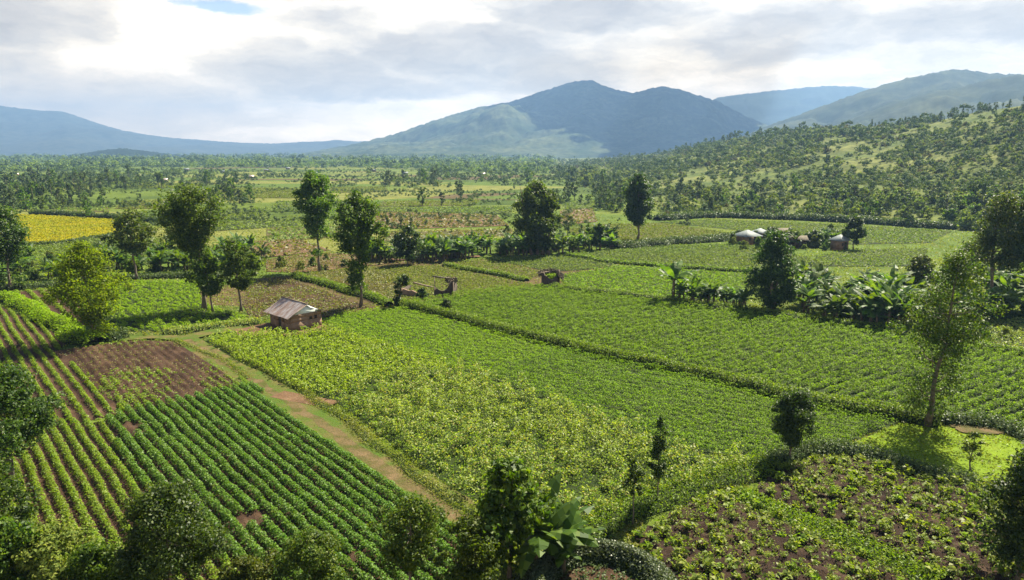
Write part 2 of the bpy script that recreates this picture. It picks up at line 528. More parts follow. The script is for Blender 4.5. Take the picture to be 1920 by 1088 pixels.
# ------------------------------------------------------------------ crop foliage
def crop(name, pts, mat, label, d=(1, 0), rows=.7, step=.35, h=.35, n=10, size=.16, jit=.16, spread=.22, gap=0.0,
         gap_scale=.2, up=.8, seed=1, cat='crop', hvar=.3, world=False, keep=1.0, zf=None, across=1.0):
    r = np.random.default_rng(seed)
    P = np.array(pts) if world else GP(pts)
    d = np.array(d, float); d /= np.linalg.norm(d); nn = np.array([-d[1], d[0]])
    s = P @ d; t = P @ nn
    S = np.arange(s.min(), s.max(), step); T = np.arange(t.min(), t.max(), rows)
    ss, tt = np.meshgrid(S, T, indexing='ij')
    ss = ss + r.uniform(-.5, .5, ss.shape) * step; tt = tt + r.normal(0, jit, tt.shape) * rows
    XY = ss.ravel()[:, None] * d + tt.ravel()[:, None] * nn
    XY = XY[inside(XY, P)]
    if gap > 0:
        f = fbm(XY, gap_scale, seed + 40, 3)
        XY = XY[f > gap + r.normal(0, .05, len(XY))]
    if keep < 1: XY = XY[r.random(len(XY)) < keep]
    m = len(XY)
    hh = h * (1 + hvar * r.normal(size=m)) * (.75 + .5 * fbm(XY, .35, seed + 9, 2))
    hh = np.clip(hh, h * .3, h * 2)
    C = np.repeat(np.column_stack([XY, np.zeros(m)]), n, 0)
    hr = np.repeat(hh, n)
    q = r.random(m * n) ** .6
    sp_ = spread * (1.15 - .6 * q)
    o1 = r.normal(size=m * n) * sp_ * .7 * (2 - across); o2 = r.normal(size=m * n) * sp_ * .7 * across
    off = o1[:, None] * d + o2[:, None] * nn
    C[:, :2] += off
    C[:, 2] = np.maximum(.05, q * hr)
    if zf is not None: C[:, 2] += np.repeat(zf(XY), n)
    N = r.normal(size=(m * n, 3)); N[:, 2] = np.abs(N[:, 2]) + up; N[:, :2] += off / spread * .5
    L = size * r.uniform(.7, 1.35, m * n)
    V = leaves(C, N, L, L * .62, r=r)
    o = obj(name, quad_mesh(name, V, mat))
    tag(o, label, cat, kind='stuff')
    return o


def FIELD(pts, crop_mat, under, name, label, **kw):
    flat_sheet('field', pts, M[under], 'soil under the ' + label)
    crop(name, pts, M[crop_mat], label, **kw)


F1 = [(752, 572), (870, 553), (1000, 538), (1045, 540), (1250, 569), (1400, 587), (1700, 630), (1830, 652), (2000, 690), (2090, 870), (1930, 820), (1860, 795), (1500, 732), (1000, 628)]
F2 = [(606, 602), (650, 588), (740, 577), (1000, 640), (1400, 728), (1685, 793), (1590, 832), (1450, 858), (1290, 852), (1050, 762), (850, 692), (640, 622)]
F2a = [(606, 602), (650, 588), (740, 577), (1000, 640), (1060, 655), (900, 705), (850, 692), (640, 622)]
F2b = [(1060, 655), (1400, 728), (1685, 793), (1590, 832), (1450, 858), (1290, 852), (1050, 762), (900, 705)]
F3a = [(385, 640), (430, 630), (500, 628), (560, 630), (612, 616), (640, 622), (850, 692), (720, 715), (620, 752), (560, 735), (430, 668)]
F3b = [(625, 750), (720, 715), (850, 692), (1050, 762), (1290, 852), (1440, 868), (1290, 920), (1080, 995), (960, 1010), (890, 950), (800, 880)]

FIELD(F1, 'mat_crop', 'under', 'low_crop', 'broad low green crop beyond the long grass bank', d=(.85, .52), rows=1.25, step=.42, h=.7, n=46, size=.165, jit=.07, spread=.36, seed=11, gap=.17, gap_scale=.5, across=.62, hvar=.25)
FIELD(F2b, 'mat_crop', 'under', 'low_crop', 'low green crop between the long grass bank and the tall pale crop', d=(.9, -.44), rows=1.1, step=.38, h=.6, n=44, size=.14, spread=.32, seed=12, jit=.07, gap=.17, gap_scale=.5, across=.62, hvar=.25)
FIELD(F2a, 'bright_crop', 'under', 'low_crop', 'smooth bright green crop to the right of the mud hut', d=(.9, -.44), rows=1.0, step=.38, h=.42, n=36, size=.14, spread=.32, seed=13, jit=.08, across=.7, hvar=.2)
FIELD(F3a, 'tall_yel', 'under', 'tall_crop', 'tall yellow green crop in front of the mud hut', d=(.67, -.74), rows=.7, step=.5, h=.85, n=26, size=.20, spread=.30, seed=14, up=.6)
FIELD(F3b, 'tall_crop', 'under', 'tall_crop', 'tall pale shrubby crop right of the dirt path', d=(.67, -.74), rows=1.05, step=.8, h=1.15, n=78, size=.18, spread=.44, seed=15, up=.5, jit=.2, gap=.30, gap_scale=.5, hvar=.4)

crop('weeds', F3b, M['mat_crop'], 'low weeds between the tall pale shrubby plants', d=(.67, -.74), rows=.6, step=.45, h=.25, n=8, size=.15, spread=.3, seed=16, cat='weeds')

# left fields
P1 = [(195, 790), (240, 772), (340, 750), (470, 724), (560, 788), (690, 872), (800, 952), (880, 1010), (850, 1130), (500, 1130), (375, 1020), (245, 880)]
P2 = [(150, 795), (195, 790), (245, 880), (375, 1020), (500, 1130), (60, 1160), (-80, 1000), (-140, 880), (-90, 775), (60, 792)]
P3 = [(110, 658), (240, 639), (335, 640), (430, 695), (470, 724), (340, 750), (240, 772), (170, 722)]
P4 = [(-260, 600), (-100, 575), (0, 575), (60, 602), (130, 640), (110, 658), (170, 722), (240, 772), (150, 795), (60, 790), (-150, 760), (-300, 700)]
P4b = [(25, 548), (125, 541), (150, 575), (160, 612), (140, 612), (80, 580)]
RD = np.array([.66, -.75]); RD /= np.linalg.norm(RD)
RN = np.array([-RD[1], RD[0]])
if RN[0] < 0: RN = -RN
SPC = .80
ridged_sheet('field_soil', P1, M['soil'], 'brown soil between the dark green crop rows', RD, SPC, .16, seed=3)
ridged_sheet('field_soil', P2, M['soil'], 'weedy soil between the light green rows at lower left', RD, SPC, .15, seed=4)
H3 = ridged_sheet('field_soil', P3, M['soil'], 'freshly ridged brown soil beside the dirt path', RD, .8, .2, seed=5, rough=.34)
ridged_sheet('field_soil', P4, M['soil'], 'brown soil between thin green rows at the far left', RD, .98, .22, seed=6)
ridged_sheet('field_soil', P4b, M['soil'], 'small brown ridged plot behind the lush hedge row', RD, 1.6, .22, seed=7)


def crop_rows(pts, mat, spacing, width, h, per_m, size, label, group, seed, miss=.0, fill=1.0, up=.6, name='crop_row'):
    r = np.random.default_rng(seed)
    P = GP(pts)
    n = np.array([-RD[1], RD[0]])
    knd = 'stuff' if 'ragged' in label else None
    t = P @ n; s = P @ RD
    k0 = math.ceil(t.min() / spacing); k1 = math.floor(t.max() / spacing)
    for k in range(k0, k1 + 1):
        tt = k * spacing
        S = np.arange(s.min(), s.max(), .25)
        wob = .055 * (fbm(np.column_stack([S, np.full(len(S), tt)]), .25, seed, 2) - .5) * 4
        XY = S[:, None] * RD + (tt + wob)[:, None] * n
        ok = inside(XY, P)
        if miss > 0: ok &= fbm(XY, .28, seed + 5, 2) > miss
        XY = XY[ok]
        if len(XY) < 6: continue
        cnt = int(len(XY) * .25 * per_m)
        idx = r.integers(0, len(XY), cnt)
        ww = width * (.7 + .6 * fbm(XY[idx], .8, seed + 2, 2)); hh = h * (.6 + .8 * fbm(XY[idx], .9, seed + 3, 2))
        sx0 = XY[idx] @ RD
        pl = .45 + .65 * np.abs(np.cos(sx0 * math.pi / .55 + tt)) ; hh = hh * pl; ww = ww * (.5 + .5 * pl)
        lat = np.clip(r.normal(size=cnt) * .5, -1, 1)
        q = np.sqrt(np.maximum(0, 1 - lat ** 2)) * (r.random(cnt) ** .35)
        C = np.column_stack([XY[idx] + RD * r.uniform(-.2, .2, (cnt, 1)) + n * (lat * ww * .55)[:, None], .12 + hh * q])
        N = r.normal(size=(cnt, 3)) * .8; N[:, 2] = np.abs(N[:, 2]) + up; N[:, :2] += n * lat[:, None]
        L = size * r.uniform(.65, 1.35, cnt)
        o = obj(name, quad_mesh(name, leaves(C, N, L, L * .62, r=r), mat))
        tag(o, label, 'crop row', group, knd)


crop_rows(P1, M['row_crop'], SPC, .62, .50, 250, .135, 'bushy dark green crop row in the striped plot left of the dirt path', 'dark green crop rows', 21, miss=.16)
crop_rows(P2, M['row_lite'], SPC, .52, .40, 160, .13, 'light yellow green crop row at the lower left corner', 'light green crop rows', 22, miss=.14)
crop_rows(P4, M['row_lite'], .98, .5, .34, 95, .17, 'thin light green crop row on brown soil at the far left', 'thin crop rows on brown soil', 23, miss=.1)
crop_rows([(150, 728), (250, 700), (380, 690), (462, 716), (470, 724), (340, 750), (240, 772), (170, 722)], M['row_lite'], SPC, .5, .3, 80, .14, 'ragged light green crop row running up into the ridged brown soil', 'ragged rows in the ridged soil', 28, miss=.46)
crop_rows(P4b, M['row_lite'], 1.6, .75, .35, 70, .22, 'short green crop row in the small plot behind the hedge row', 'short crop rows behind the hedge', 24, miss=.1)
crop('weeds', P3, M['row_lite'], 'scattered pale green weeds on the ridged brown soil', d=RD, rows=.8, step=.4, h=.26, n=8, size=.17, spread=.2, gap=.46, gap_scale=.12, seed=25, cat='weeds', zf=H3)
crop('stubble', P3, M['weed'], 'dry stalks and weeds strewn over the ridged brown soil', d=RD, rows=.8, step=.4, h=.22, n=4, size=.15, spread=.25, gap=.3, seed=26, cat='stubble', zf=H3)

P5 = [(200, 540), (250, 528), (370, 530), (380, 572), (450, 592), (480, 606), (420, 612), (310, 622), (225, 622), (195, 590)]
FIELD(P5, 'bright_crop', 'under', 'low_crop', 'green crop plot behind the bright leaning tree', d=(.8, -.5), rows=1.2, step=.5, h=.5, n=24, size=.2, spread=.32, seed=31, gap=.2, across=.6)
P6 = [(470, 525), (545, 517), (560, 530), (700, 578), (610, 596), (560, 580), (505, 590), (470, 600), (455, 570)]
FIELD(P6, 'weed', 'soil', 'weedy_crop', 'patchy weedy crop on brown soil behind the mud hut', d=(.77, -.63), rows=.9, step=.6, h=.35, n=8, size=.24, spread=.3, seed=32, gap=.38)
P7 = [(565, 515), (690, 502), (738, 515), (742, 562), (735, 566), (640, 541)]
FIELD(P7, 'weed', 'soil_green', 'weedy_crop', 'overgrown weedy plot left of the ruined mud walls', d=(.77, -.63), rows=.8, step=.5, h=.45, n=9, size=.26, spread=.3, seed=33, gap=.25)
P8 = [(692, 502), (820, 499), (995, 535), (860, 553), (752, 568), (744, 530)]
FIELD(P8, 'yel_crop', 'soil_green', 'low_crop', 'yellow green crop around the ruined mud walls', d=(.9, .43), rows=.8, step=.5, h=.3, n=9, size=.26, spread=.3, seed=34)
P9 = [(828, 497), (905, 486), (1015, 510), (992, 527)]
FIELD(P9, 'yel_crop', 'soil_green', 'low_crop', 'small yellowish striped plot behind the ruined mud walls', d=(.9, .43), rows=1.0, step=.6, h=.3, n=9, size=.28, spread=.3, seed=35)
P10 = [(920, 487), (1000, 481), (1062, 480), (1150, 495), (1140, 503), (1060, 509), (1020, 508)]
FIELD(P10, 'far_crop', 'under', 'low_crop', 'narrow green plot behind the thatched ruin', d=(.9, -.43), rows=.9, step=.6, h=.3, n=8, size=.30, spread=.32, seed=36, across=.6, jit=.08)
P11 = [(1066, 478), (1180, 464), (1385, 458), (1560, 492), (1480, 512), (1400, 508), (1260, 500), (1155, 494)]
FIELD(P11, 'far_crop', 'under', 'low_crop', 'long green field in front of the tin roofed houses', d=(.9, .43), rows=1.0, step=.6, h=.35, n=9, size=.32, spread=.34, seed=37, across=.6, jit=.08)
P12 = [(1050, 517), (1160, 501), (1260, 505), (1400, 515), (1400, 570), (1250, 560), (1060, 537)]
FIELD(P12, 'mat_crop', 'under', 'low_crop', 'dark green plot between the thatched ruin and the tall banana plant', d=(.9, -.3), rows=.9, step=.5, h=.38, n=11, size=.27, spread=.3, seed=38, across=.6, jit=.08)
P13 = [(1235, 417), (1330, 412), (1500, 418), (1785, 434), (1745, 456), (1600, 459), (1470, 450), (1385, 432)]
FIELD(P13, 'far_crop', 'under', 'low_crop', 'flat green field at the foot of the bushy hillside', d=(1, .1), rows=1.4, step=.9, h=.35, n=7, size=.45, spread=.5, seed=39, across=.6, jit=.08)
P14 = [(1590, 470), (1740, 466), (1730, 490), (1700, 500), (1500, 500), (1540, 480)]
FIELD(P14, 'far_crop', 'under', 'low_crop', 'pale green field right of the lone rounded tree', d=(1, .1), rows=1.2, step=.8, h=.3, n=7, size=.4, spread=.45, seed=40, across=.6, jit=.08)
YF = [(-80, 402), (62, 404), (222, 413), (216, 441), (140, 452), (70, 459), (-80, 462)]
FIELD(YF, 'gold_crop', 'under_yel', 'golden_crop', 'golden yellow crop field at the left edge of the valley', d=(1, .1), rows=1.2, step=.8, h=.4, n=9, size=.42, spread=.45, seed=41)
YG = [(-80, 464), (72, 461), (216, 443), (300, 448), (330, 490), (200, 505), (-80, 520)]
FIELD(YG, 'far_crop', 'under', 'low_crop', 'dark green crop strip in front of the golden field', d=(1, .1), rows=1.2, step=.8, h=.5, n=8, size=.4, spread=.45, seed=42)
YF2 = [(1062, 432), (1110, 422), (1240, 419), (1372, 438), (1300, 447), (1180, 456), (1090, 442)]
FIELD(YF2, 'yel_crop', 'soil_green', 'golden_crop', 'yellow green field beside the slim tree in the middle distance', d=(1, .1), rows=1.2, step=.8, h=.35, n=8, size=.42, spread=.45, seed=43)
P15 = [(498, 488), (590, 474), (700, 480), (745, 492), (690, 500), (560, 512), (500, 510)]
FIELD(P15, 'weed', 'bare', 'weedy_crop', 'dry weedy plot at the foot of the tall slim tree', d=(1, -.2), rows=1.0, step=.6, h=.35, n=8, size=.32, spread=.35, seed=44, gap=.34)
LAWN = [(1590, 836), (1690, 795), (1760, 803), (1860, 806), (1990, 836), (2000, 930), (1850, 905), (1720, 884), (1640, 858)]
FIELD(LAWN, 'lawn', 'lawn_soil', 'short_grass', 'bright yellow green grass under the tall sparse tree', d=(.9, -.3), rows=.3, step=.28, h=.12, n=6, size=.14, spread=.15, seed=45, cat='grass', up=.3)
RGT = [(1835, 640), (1850, 615), (1920, 595), (2080, 600), (2080, 690), (1990, 672), (1900, 664)]
FIELD(RGT, 'tall_crop', 'under', 'low_crop', 'grey green crop inside the curved grass bank at the right edge', d=(.9, .43), rows=.9, step=.55, h=.4, n=11, size=.24, spread=.3, seed=46)

# far strips of fields in the valley (each a flat sheet with its own crop cover)
strips = [([(400, 352), (560, 354), (560, 372), (330, 372)], 'yel_crop', 'soil_green'),
          ([(230, 378), (330, 374), (320, 392), (215, 392)], 'yel_crop', 'soil_green'),
          ([(720, 378), (900, 376), (885, 386), (700, 388)], 'yel_crop', 'soil_green'),
          ([(520, 378), (640, 376), (640, 396), (500, 398)], 'far_crop', 'under'),
          ([(420, 392), (500, 390), (505, 410), (410, 412)], 'far_crop', 'under'),
          ([(500, 428), (690, 422), (700, 440), (500, 455)], 'far_crop', 'soil_green'),
          ([(640, 404), (740, 398), (930, 404), (955, 424), (760, 430), (650, 420)], 'weed', 'bare'),
          ([(705, 390), (960, 388), (960, 402), (720, 398)], 'far_crop', 'under'),
          ([(420, 455), (560, 450), (620, 470), (500, 484)], 'weed', 'bare'),
          ([(1050, 396), (1110, 392), (1120, 416), (1050, 424)], 'weed', 'bare'),
          ([(1060, 378), (1120, 376), (1130, 390), (1056, 394)], 'far_crop', 'under'),
          ([(410, 418), (550, 412), (560, 424), (400, 434)], 'far_crop', 'under'),
          ([(80, 385), (200, 384), (205, 398), (70, 398)], 'far_crop', 'soil_green'),
          ([(250, 345), (380, 344), (370, 352), (230, 353)], 'yel_crop', 'soil_green'),
          ([(620, 352), (720, 350), (730, 360), (620, 362)], 'yel_crop', 'soil_green'),
          ([(720, 438), (960, 430), (960, 442), (720, 455)], 'weed', 'soil_green')]
for i, (p, c, u) in enumerate(strips):
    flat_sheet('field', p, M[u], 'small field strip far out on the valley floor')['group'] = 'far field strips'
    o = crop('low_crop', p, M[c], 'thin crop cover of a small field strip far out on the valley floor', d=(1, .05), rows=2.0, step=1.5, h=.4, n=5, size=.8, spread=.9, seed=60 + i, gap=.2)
    o['group'] = 'crops of the far field strips'

# paths and bare ground
def strip_pts(px_pts, w):
    P = GP(px_pts)
    L, Rr = [], []
    for i in range(len(P)):
        t = P[min(i + 1, len(P) - 1)] - P[max(i - 1, 0)]; t /= np.linalg.norm(t)
        n = np.array([-t[1], t[0]])
        ww = w[i] if isinstance(w, (list, tuple)) else w
        L.append(P[i] + n * ww / 2); Rr.append(P[i] - n * ww / 2)
    return np.array(L + Rr[::-1])


def smooth_px(pts, k=5):
    P = np.array(pts, float)
    out = []
    for i in range(len(P) - 1):
        p0 = P[max(i - 1, 0)]; p1 = P[i]; p2 = P[i + 1]; p3 = P[min(i + 2, len(P) - 1)]
        for t in np.linspace(0, 1, k, endpoint=False):
            out.append(.5 * ((2 * p1) + (-p0 + p2) * t + (2 * p0 - 5 * p1 + 4 * p2 - p3) * t * t + (-p0 + 3 * p1 - 3 * p2 + p3) * t ** 3))
    out.append(P[-1])
    return [tuple(x) for x in out]


main_path = smooth_px([(345, 636), (440, 695), (530, 750), (620, 812), (740, 895), (890, 985)])
flat_sheet('path', strip_pts(main_path, [2.6] * 6 + [3.4] * (len(main_path) - 6)), M['path'], 'grassy dirt path running between the striped rows and the tall crop', 'path', world=True)
r_ = np.random.default_rng(19)
Pm = GP(smooth_px([(345, 636), (440, 695), (530, 750), (620, 812), (740, 895), (890, 985)], 14)); tt_ = nrm(np.gradient(Pm, axis=0)); nn_ = np.column_stack([-tt_[:, 1], tt_[:, 0]])
wl = .34 + .6 * (fbm(Pm, .5, 3, 3) - .4)[:, None] * 2; wr = .34 + .6 * (fbm(Pm, .5, 8, 3) - .4)[:, None] * 2
flat_sheet('path', np.concatenate([Pm + nn_ * np.maximum(.12, wl), (Pm - nn_ * np.maximum(.12, wr))[::-1]]), M['trod'], 'worn brown line trodden along the middle of the dirt path', 'path', world=True)
for off in (-.95, .95):
    Pm = GP(main_path); tt_ = nrm(np.gradient(Pm, axis=0)); nn_ = np.column_stack([-tt_[:, 1], tt_[:, 0]])
    A = Pm + nn_ * (off - .5); B = Pm + nn_ * (off + .5)
    crop('path_grass', np.concatenate([A, B[::-1]]), M['grass'], 'short trampled grass on the ' + ('near' if off < 0 else 'far') + ' side of the dirt path', rows=.2, step=.2, h=.10, n=5, size=.10, spread=.12, seed=83 + int(off), cat='grass', world=True, up=.2, gap=.36, gap_scale=.6)
spur_path = smooth_px([(520, 742), (570, 752), (625, 762)])
flat_sheet('path', strip_pts(spur_path, 1.8), M['bare'], 'short bare earth patch where the path opens beside the tall crop', 'path', world=True)
top_path = smooth_px([(225, 640), (290, 634), (345, 636), (400, 624), (455, 618)])
flat_sheet('path', strip_pts(top_path, [1.0, 1.1, 1.2, 1.3, 1.5, 1.6, 1.7, 1.8, 1.9, 2., 2.2, 2.3, 2.4, 2.4, 2.4, 2.4, 2.4, 2.4, 2.4, 2.4, 2.4][:len(top_path)]), M['path'], 'pale track leading towards the mud hut', 'path', world=True)
flat_sheet('yard', [(440, 622), (500, 608), (560, 605), (612, 612), (612, 622), (560, 632), (500, 632), (450, 634)], M['bare'], 'bare swept earth around the mud hut', 'yard')
_c = G(1842, 809); _a = np.arange(40) * 2 * math.pi / 40
_q = np.column_stack([np.cos(_a), np.sin(_a)]); _rr = 1.0 + .9 * (fbm(_q * 2 + 9, 1.3, 4, 3) - .5)
flat_sheet('yard', np.column_stack([_c[0] + 2.3 * _rr * np.cos(_a) + .5 * np.sin(_a), _c[1] + .9 * _rr * np.sin(_a) - .35 * np.cos(_a)]), M['trod'], 'pale bare earth patch beside the bright grass', 'yard', world=True)
flat_sheet('path', strip_pts(smooth_px([(560, 480), (650, 486), (760, 488), (900, 482)]), 2.0), M['bare'], 'narrow brown path along the foot of the middle banana row', 'path', world=True)
B1 = [(1405, 930), (1470, 880), (1560, 862), (1640, 868), (1720, 895), (1830, 915), (1900, 1000), (1920, 1140), (1750, 1090), (1560, 1003)]
B2 = [(1190, 1010), (1290, 950), (1370, 928), (1540, 1010), (1700, 1085), (1730, 1150), (1290, 1150), (1230, 1060)]
HB1 = ridged_sheet('field_soil', B1, M['soil_dark'], 'dark brown plot of young plants near the right corner', (.9, -.4), 1.1, .12, seed=8, rough=.35)
HB2 = ridged_sheet('field_soil', B2, M['soil_dark'], 'dark brown plot of young plants along the bottom edge', (.9, -.4), 1.1, .12, seed=9, rough=.45)


# ------------------------------------------------------------------ banks and hedges
def bank(px_pts, w, h, mat, label, size=.18, dens=70, seed=1, cat='grass bank', name='grass_bank', earth='under', up=.5, lumpy=.5):
    r = np.random.default_rng(seed)
    P = GP(smooth_px(px_pts, 8))
    root = empty(name, (P[0][0], P[0][1], 0))
    tag(root, label, cat)
    seg = np.linalg.norm(np.diff(P, axis=0), axis=1); cum = np.concatenate([[0], np.cumsum(seg)])
    tot = cum[-1]
    S = np.arange(0, tot, .4)
    X = np.interp(S, cum, P[:, 0]); Y = np.interp(S, cum, P[:, 1])
    C = np.column_stack([X, Y])
    t = nrm(np.gradient(C, axis=0)); n = np.column_stack([-t[:, 1], t[:, 0]])
    C = C + n * ((fbm(C, .2, seed, 2) - .5) * w * .8)[:, None]
    hv = h * (1 - lumpy * .5 + lumpy * fbm(C, .45, seed + 1, 3)); wv = w * (1 - lumpy * .4 + lumpy * .8 * fbm(C, .4, seed + 2, 3))
    prof = [(-.5, 0), (-.36, .55), (-.12, .82), (.12, .82), (.36, .55), (.5, 0)]
    V = np.concatenate([np.column_stack([C + n * (a * wv)[:, None], hv * b * .8]) for a, b in prof])
    k = len(C)
    Q = [(j * k + i, (j + 1) * k + i, (j + 1) * k + i + 1, j * k + i + 1) for j in range(5) for i in range(k - 1)]
    off = np.array([P[0][0], P[0][1], 0])
    mb = MB().add(V - off, Q)
    mb.build('bank', M[earth], root, True)
    cnt = int(tot * dens)
    idx = r.integers(0, k, cnt)
    lat = r.uniform(-1, 1, cnt)
    top = np.sqrt(1 - lat ** 2 * .95)
    cc = np.column_stack([C[idx] + n[idx] * (lat * wv[idx] * .55)[:, None] + r.normal(size=(cnt, 2)) * .12, hv[idx] * top * r.uniform(.65, 1.1, cnt) + .03])
    N = r.normal(size=(cnt, 3)) * .9; N[:, 2] = np.abs(N[:, 2]) + up; N[:, :2] += n[idx] * lat[:, None] * .8
    L = size * r.uniform(.6, 1.4, cnt)
    obj('foliage', quad_mesh('foliage', leaves(cc - off, N, L, L * .5, r=r), M[mat]), root)
    return root


bank([(748, 573), (870, 602), (1000, 636), (1200, 682), (1400, 727), (1560, 763), (1680, 785), (1762, 800)], 1.8, 1.15, 'hedge', 'long straight grass bank crossing the green fields', .2, 260, 101)
bank([(1762, 792), (1830, 796), (1870, 803), (1920, 822), (1990, 850)], 1.8, 1.0, 'hedge_dark', 'dark leafy bank beside the pale earth patch at the right edge', .2, 170, 102)
bank([(553, 519), (600, 533), (660, 551), (735, 574)], 1.8, 1.0, 'hedge', 'short dark sided grass bank behind the mud hut', .24, 110, 103)
bank([(830, 500), (900, 511), (990, 528)], 1.5, .8, 'hedge', 'low grass bank edging the yellowish striped plot', .26, 90, 104)
bank([(1040, 541), (1150, 553), (1250, 567), (1320, 577), (1400, 585), (1500, 600), (1610, 614), (1700, 627)], 2.0, .9, 'hedge', 'grass bank along the foot of the right banana row', .22, 120, 105)
bank([(1060, 480), (1110, 487), (1150, 494), (1260, 502), (1400, 512)], 1.6, .8, 'hedge', 'low grass bank in front of the long green field', .3, 70, 106)
bank([(1150, 466), (1200, 462), (1300, 455), (1390, 446)], 4.0, 1.7, 'hedge_dark', 'tall reedy hedge below the yellow green field', .4, 110, 107, 'hedge', 'hedge')
bank([(10, 562), (60, 586), (110, 613), (150, 640), (185, 648)], 2.6, 1.3, 'bright_crop', 'lush green hedge row between striped plots at the left', .26, 190, 108, 'hedge', 'hedge')
bank([(195, 640), (225, 636), (240, 632)], 2.2, 1.3, 'hedge_dark', 'clump of dark green hedge at the foot of the bright leaning tree', .24, 220, 109, 'hedge', 'hedge')
bank([(1060, 1030), (1120, 995), (1180, 968), (1290, 928), (1400, 892), (1450, 872)], 2.3, .8, 'hedge', 'shaggy grass bank curving up from the bottom edge', .16, 260, 110, up=.3)
bank([(1440, 880), (1490, 856), (1560, 846), (1640, 858), (1710, 884), (1830, 910)], 1.8, .8, 'hedge_dark', 'curved leafy bank around the brown plot near the right corner', .17, 260, 111)
bank([(1380, 930), (1460, 965), (1560, 1006), (1660, 1048), (1760, 1095)], 2.8, .5, 'hedge', 'grass strip dividing the two brown plots', .17, 420, 112, up=.25)
bank([(1832, 640), (1850, 652), (1890, 660), (1960, 672)], 1.4, .7, 'hedge', 'curved grass bank at the right edge', .2, 130, 113)
bank([(60, 402), (140, 405), (222, 411), (300, 418)], 2.2, 1.6, 'hedge_dark', 'dark hedge along the far side of the golden field', .4, 80, 114, 'hedge', 'hedge')
bank([(-60, 464), (75, 461), (150, 453), (216, 443)], 1.6, 1.0, 'hedge_dark', 'low dark hedge along the near side of the golden field', .4, 60, 115, 'hedge', 'hedge')
bank([(1235, 414), (1330, 408), (1500, 413), (1650, 421), (1790, 431)], 4.0, 2.2, 'hedge_dark', 'long dark hedge at the foot of the bushy hillside', .6, 70, 116, 'hedge', 'hedge')
bank([(330, 640), (400, 668), (470, 712)], 1.0, .3, 'grass', 'low grass verge between the path and the ridged soil', .14, 120, 117, up=.25)
bank([(420, 648), (520, 705), (610, 765), (720, 850), (830, 930), (900, 975)], 1.2, .35, 'grass', 'grass verge along the tall crop side of the dirt path', .14, 160, 118, up=.25)
bank([(-60, 546), (20, 545), (110, 536), (240, 524), (330, 521), (420, 520)], 2.4, 1.0, 'hedge_dark', 'dark weedy bank under the left banana row', .3, 110, 119)
bank([(310, 625), (380, 618), (440, 610), (490, 606)], 2.2, .7, 'tall_crop', 'pale leafy verge beside the track to the mud hut', .22, 170, 120)

# loose grass near the camera and on uncovered ground
def wild_grass():
    r = np.random.default_rng(77)
    n = 330000
    px = r.uniform(-150, 2070, n); py = r.uniform(405, 1140, n)
    XY = GP(np.column_stack([px, py])) if False else np.column_stack(G(px, py))
    for poly in (F1, F2, F3a, F3b, P1, P2, P3, P4, P4b, B1, B2, P5):
        XY = XY[~inside(XY, GP(poly))]
    d2 = np.full(len(XY), 1e9)
    C = np.column_stack([XY, np.full(len(XY), .06)])
    dist = np.linalg.norm(XY, axis=1)
    f = fbm(XY, .25, 5, 3)
    C = C[f > .36]; dist = dist[f > .36]
    pp = strip_pts(main_path, .7)
    k = ~inside(C[:, :2], pp)
    C = C[k]; dist = dist[k]
    N = r.normal(size=C.shape); N[:, 2] = np.abs(N[:, 2]) + .2
    L = .12 + dist * .0016
    L = L * r.uniform(.6, 1.4, len(C))
    C[:, 2] += L * .3 * r.random(len(C))
    o = obj('wild_grass', quad_mesh('wild_grass', leaves(C, N, L, L * .5, r=r), M['grass']))
    tag(o, 'rough grass and weeds between the plots', 'grass', kind='stuff')


def Gv(px, py):
    return G(px, py)
wild_grass()

# ------------------------------------------------------------------ trees
def crown_radius(kind, t):
    """relative radius at relative crown height t (0 bottom, 1 top)"""
    if kind == 'oval': return np.sqrt(np.clip(1 - (2 * t - 1) ** 2, 0, 1)) * (1.08 - .25 * np.abs(t - .55))
    if kind == 'egg': return np.clip(np.sin(np.pi * np.clip(t, 0, 1) ** .75), 0, 1) ** .7
    if kind == 'top': return np.clip(np.sin(np.pi * np.clip(t, 0, 1) ** 1.5), 0, 1) ** .6
    if kind == 'cone': return np.clip((1 - t) ** .6 * np.minimum(1, t * 6 + .3), 0, 1)
    if kind == 'column': return np.clip(np.sin(np.pi * np.clip(t * .96 + .02, 0, 1)), 0, 1) ** .35
    return np.sqrt(np.clip(1 - t ** 2, 0, 1)) * np.minimum(1, .55 + t * 2)  # dome


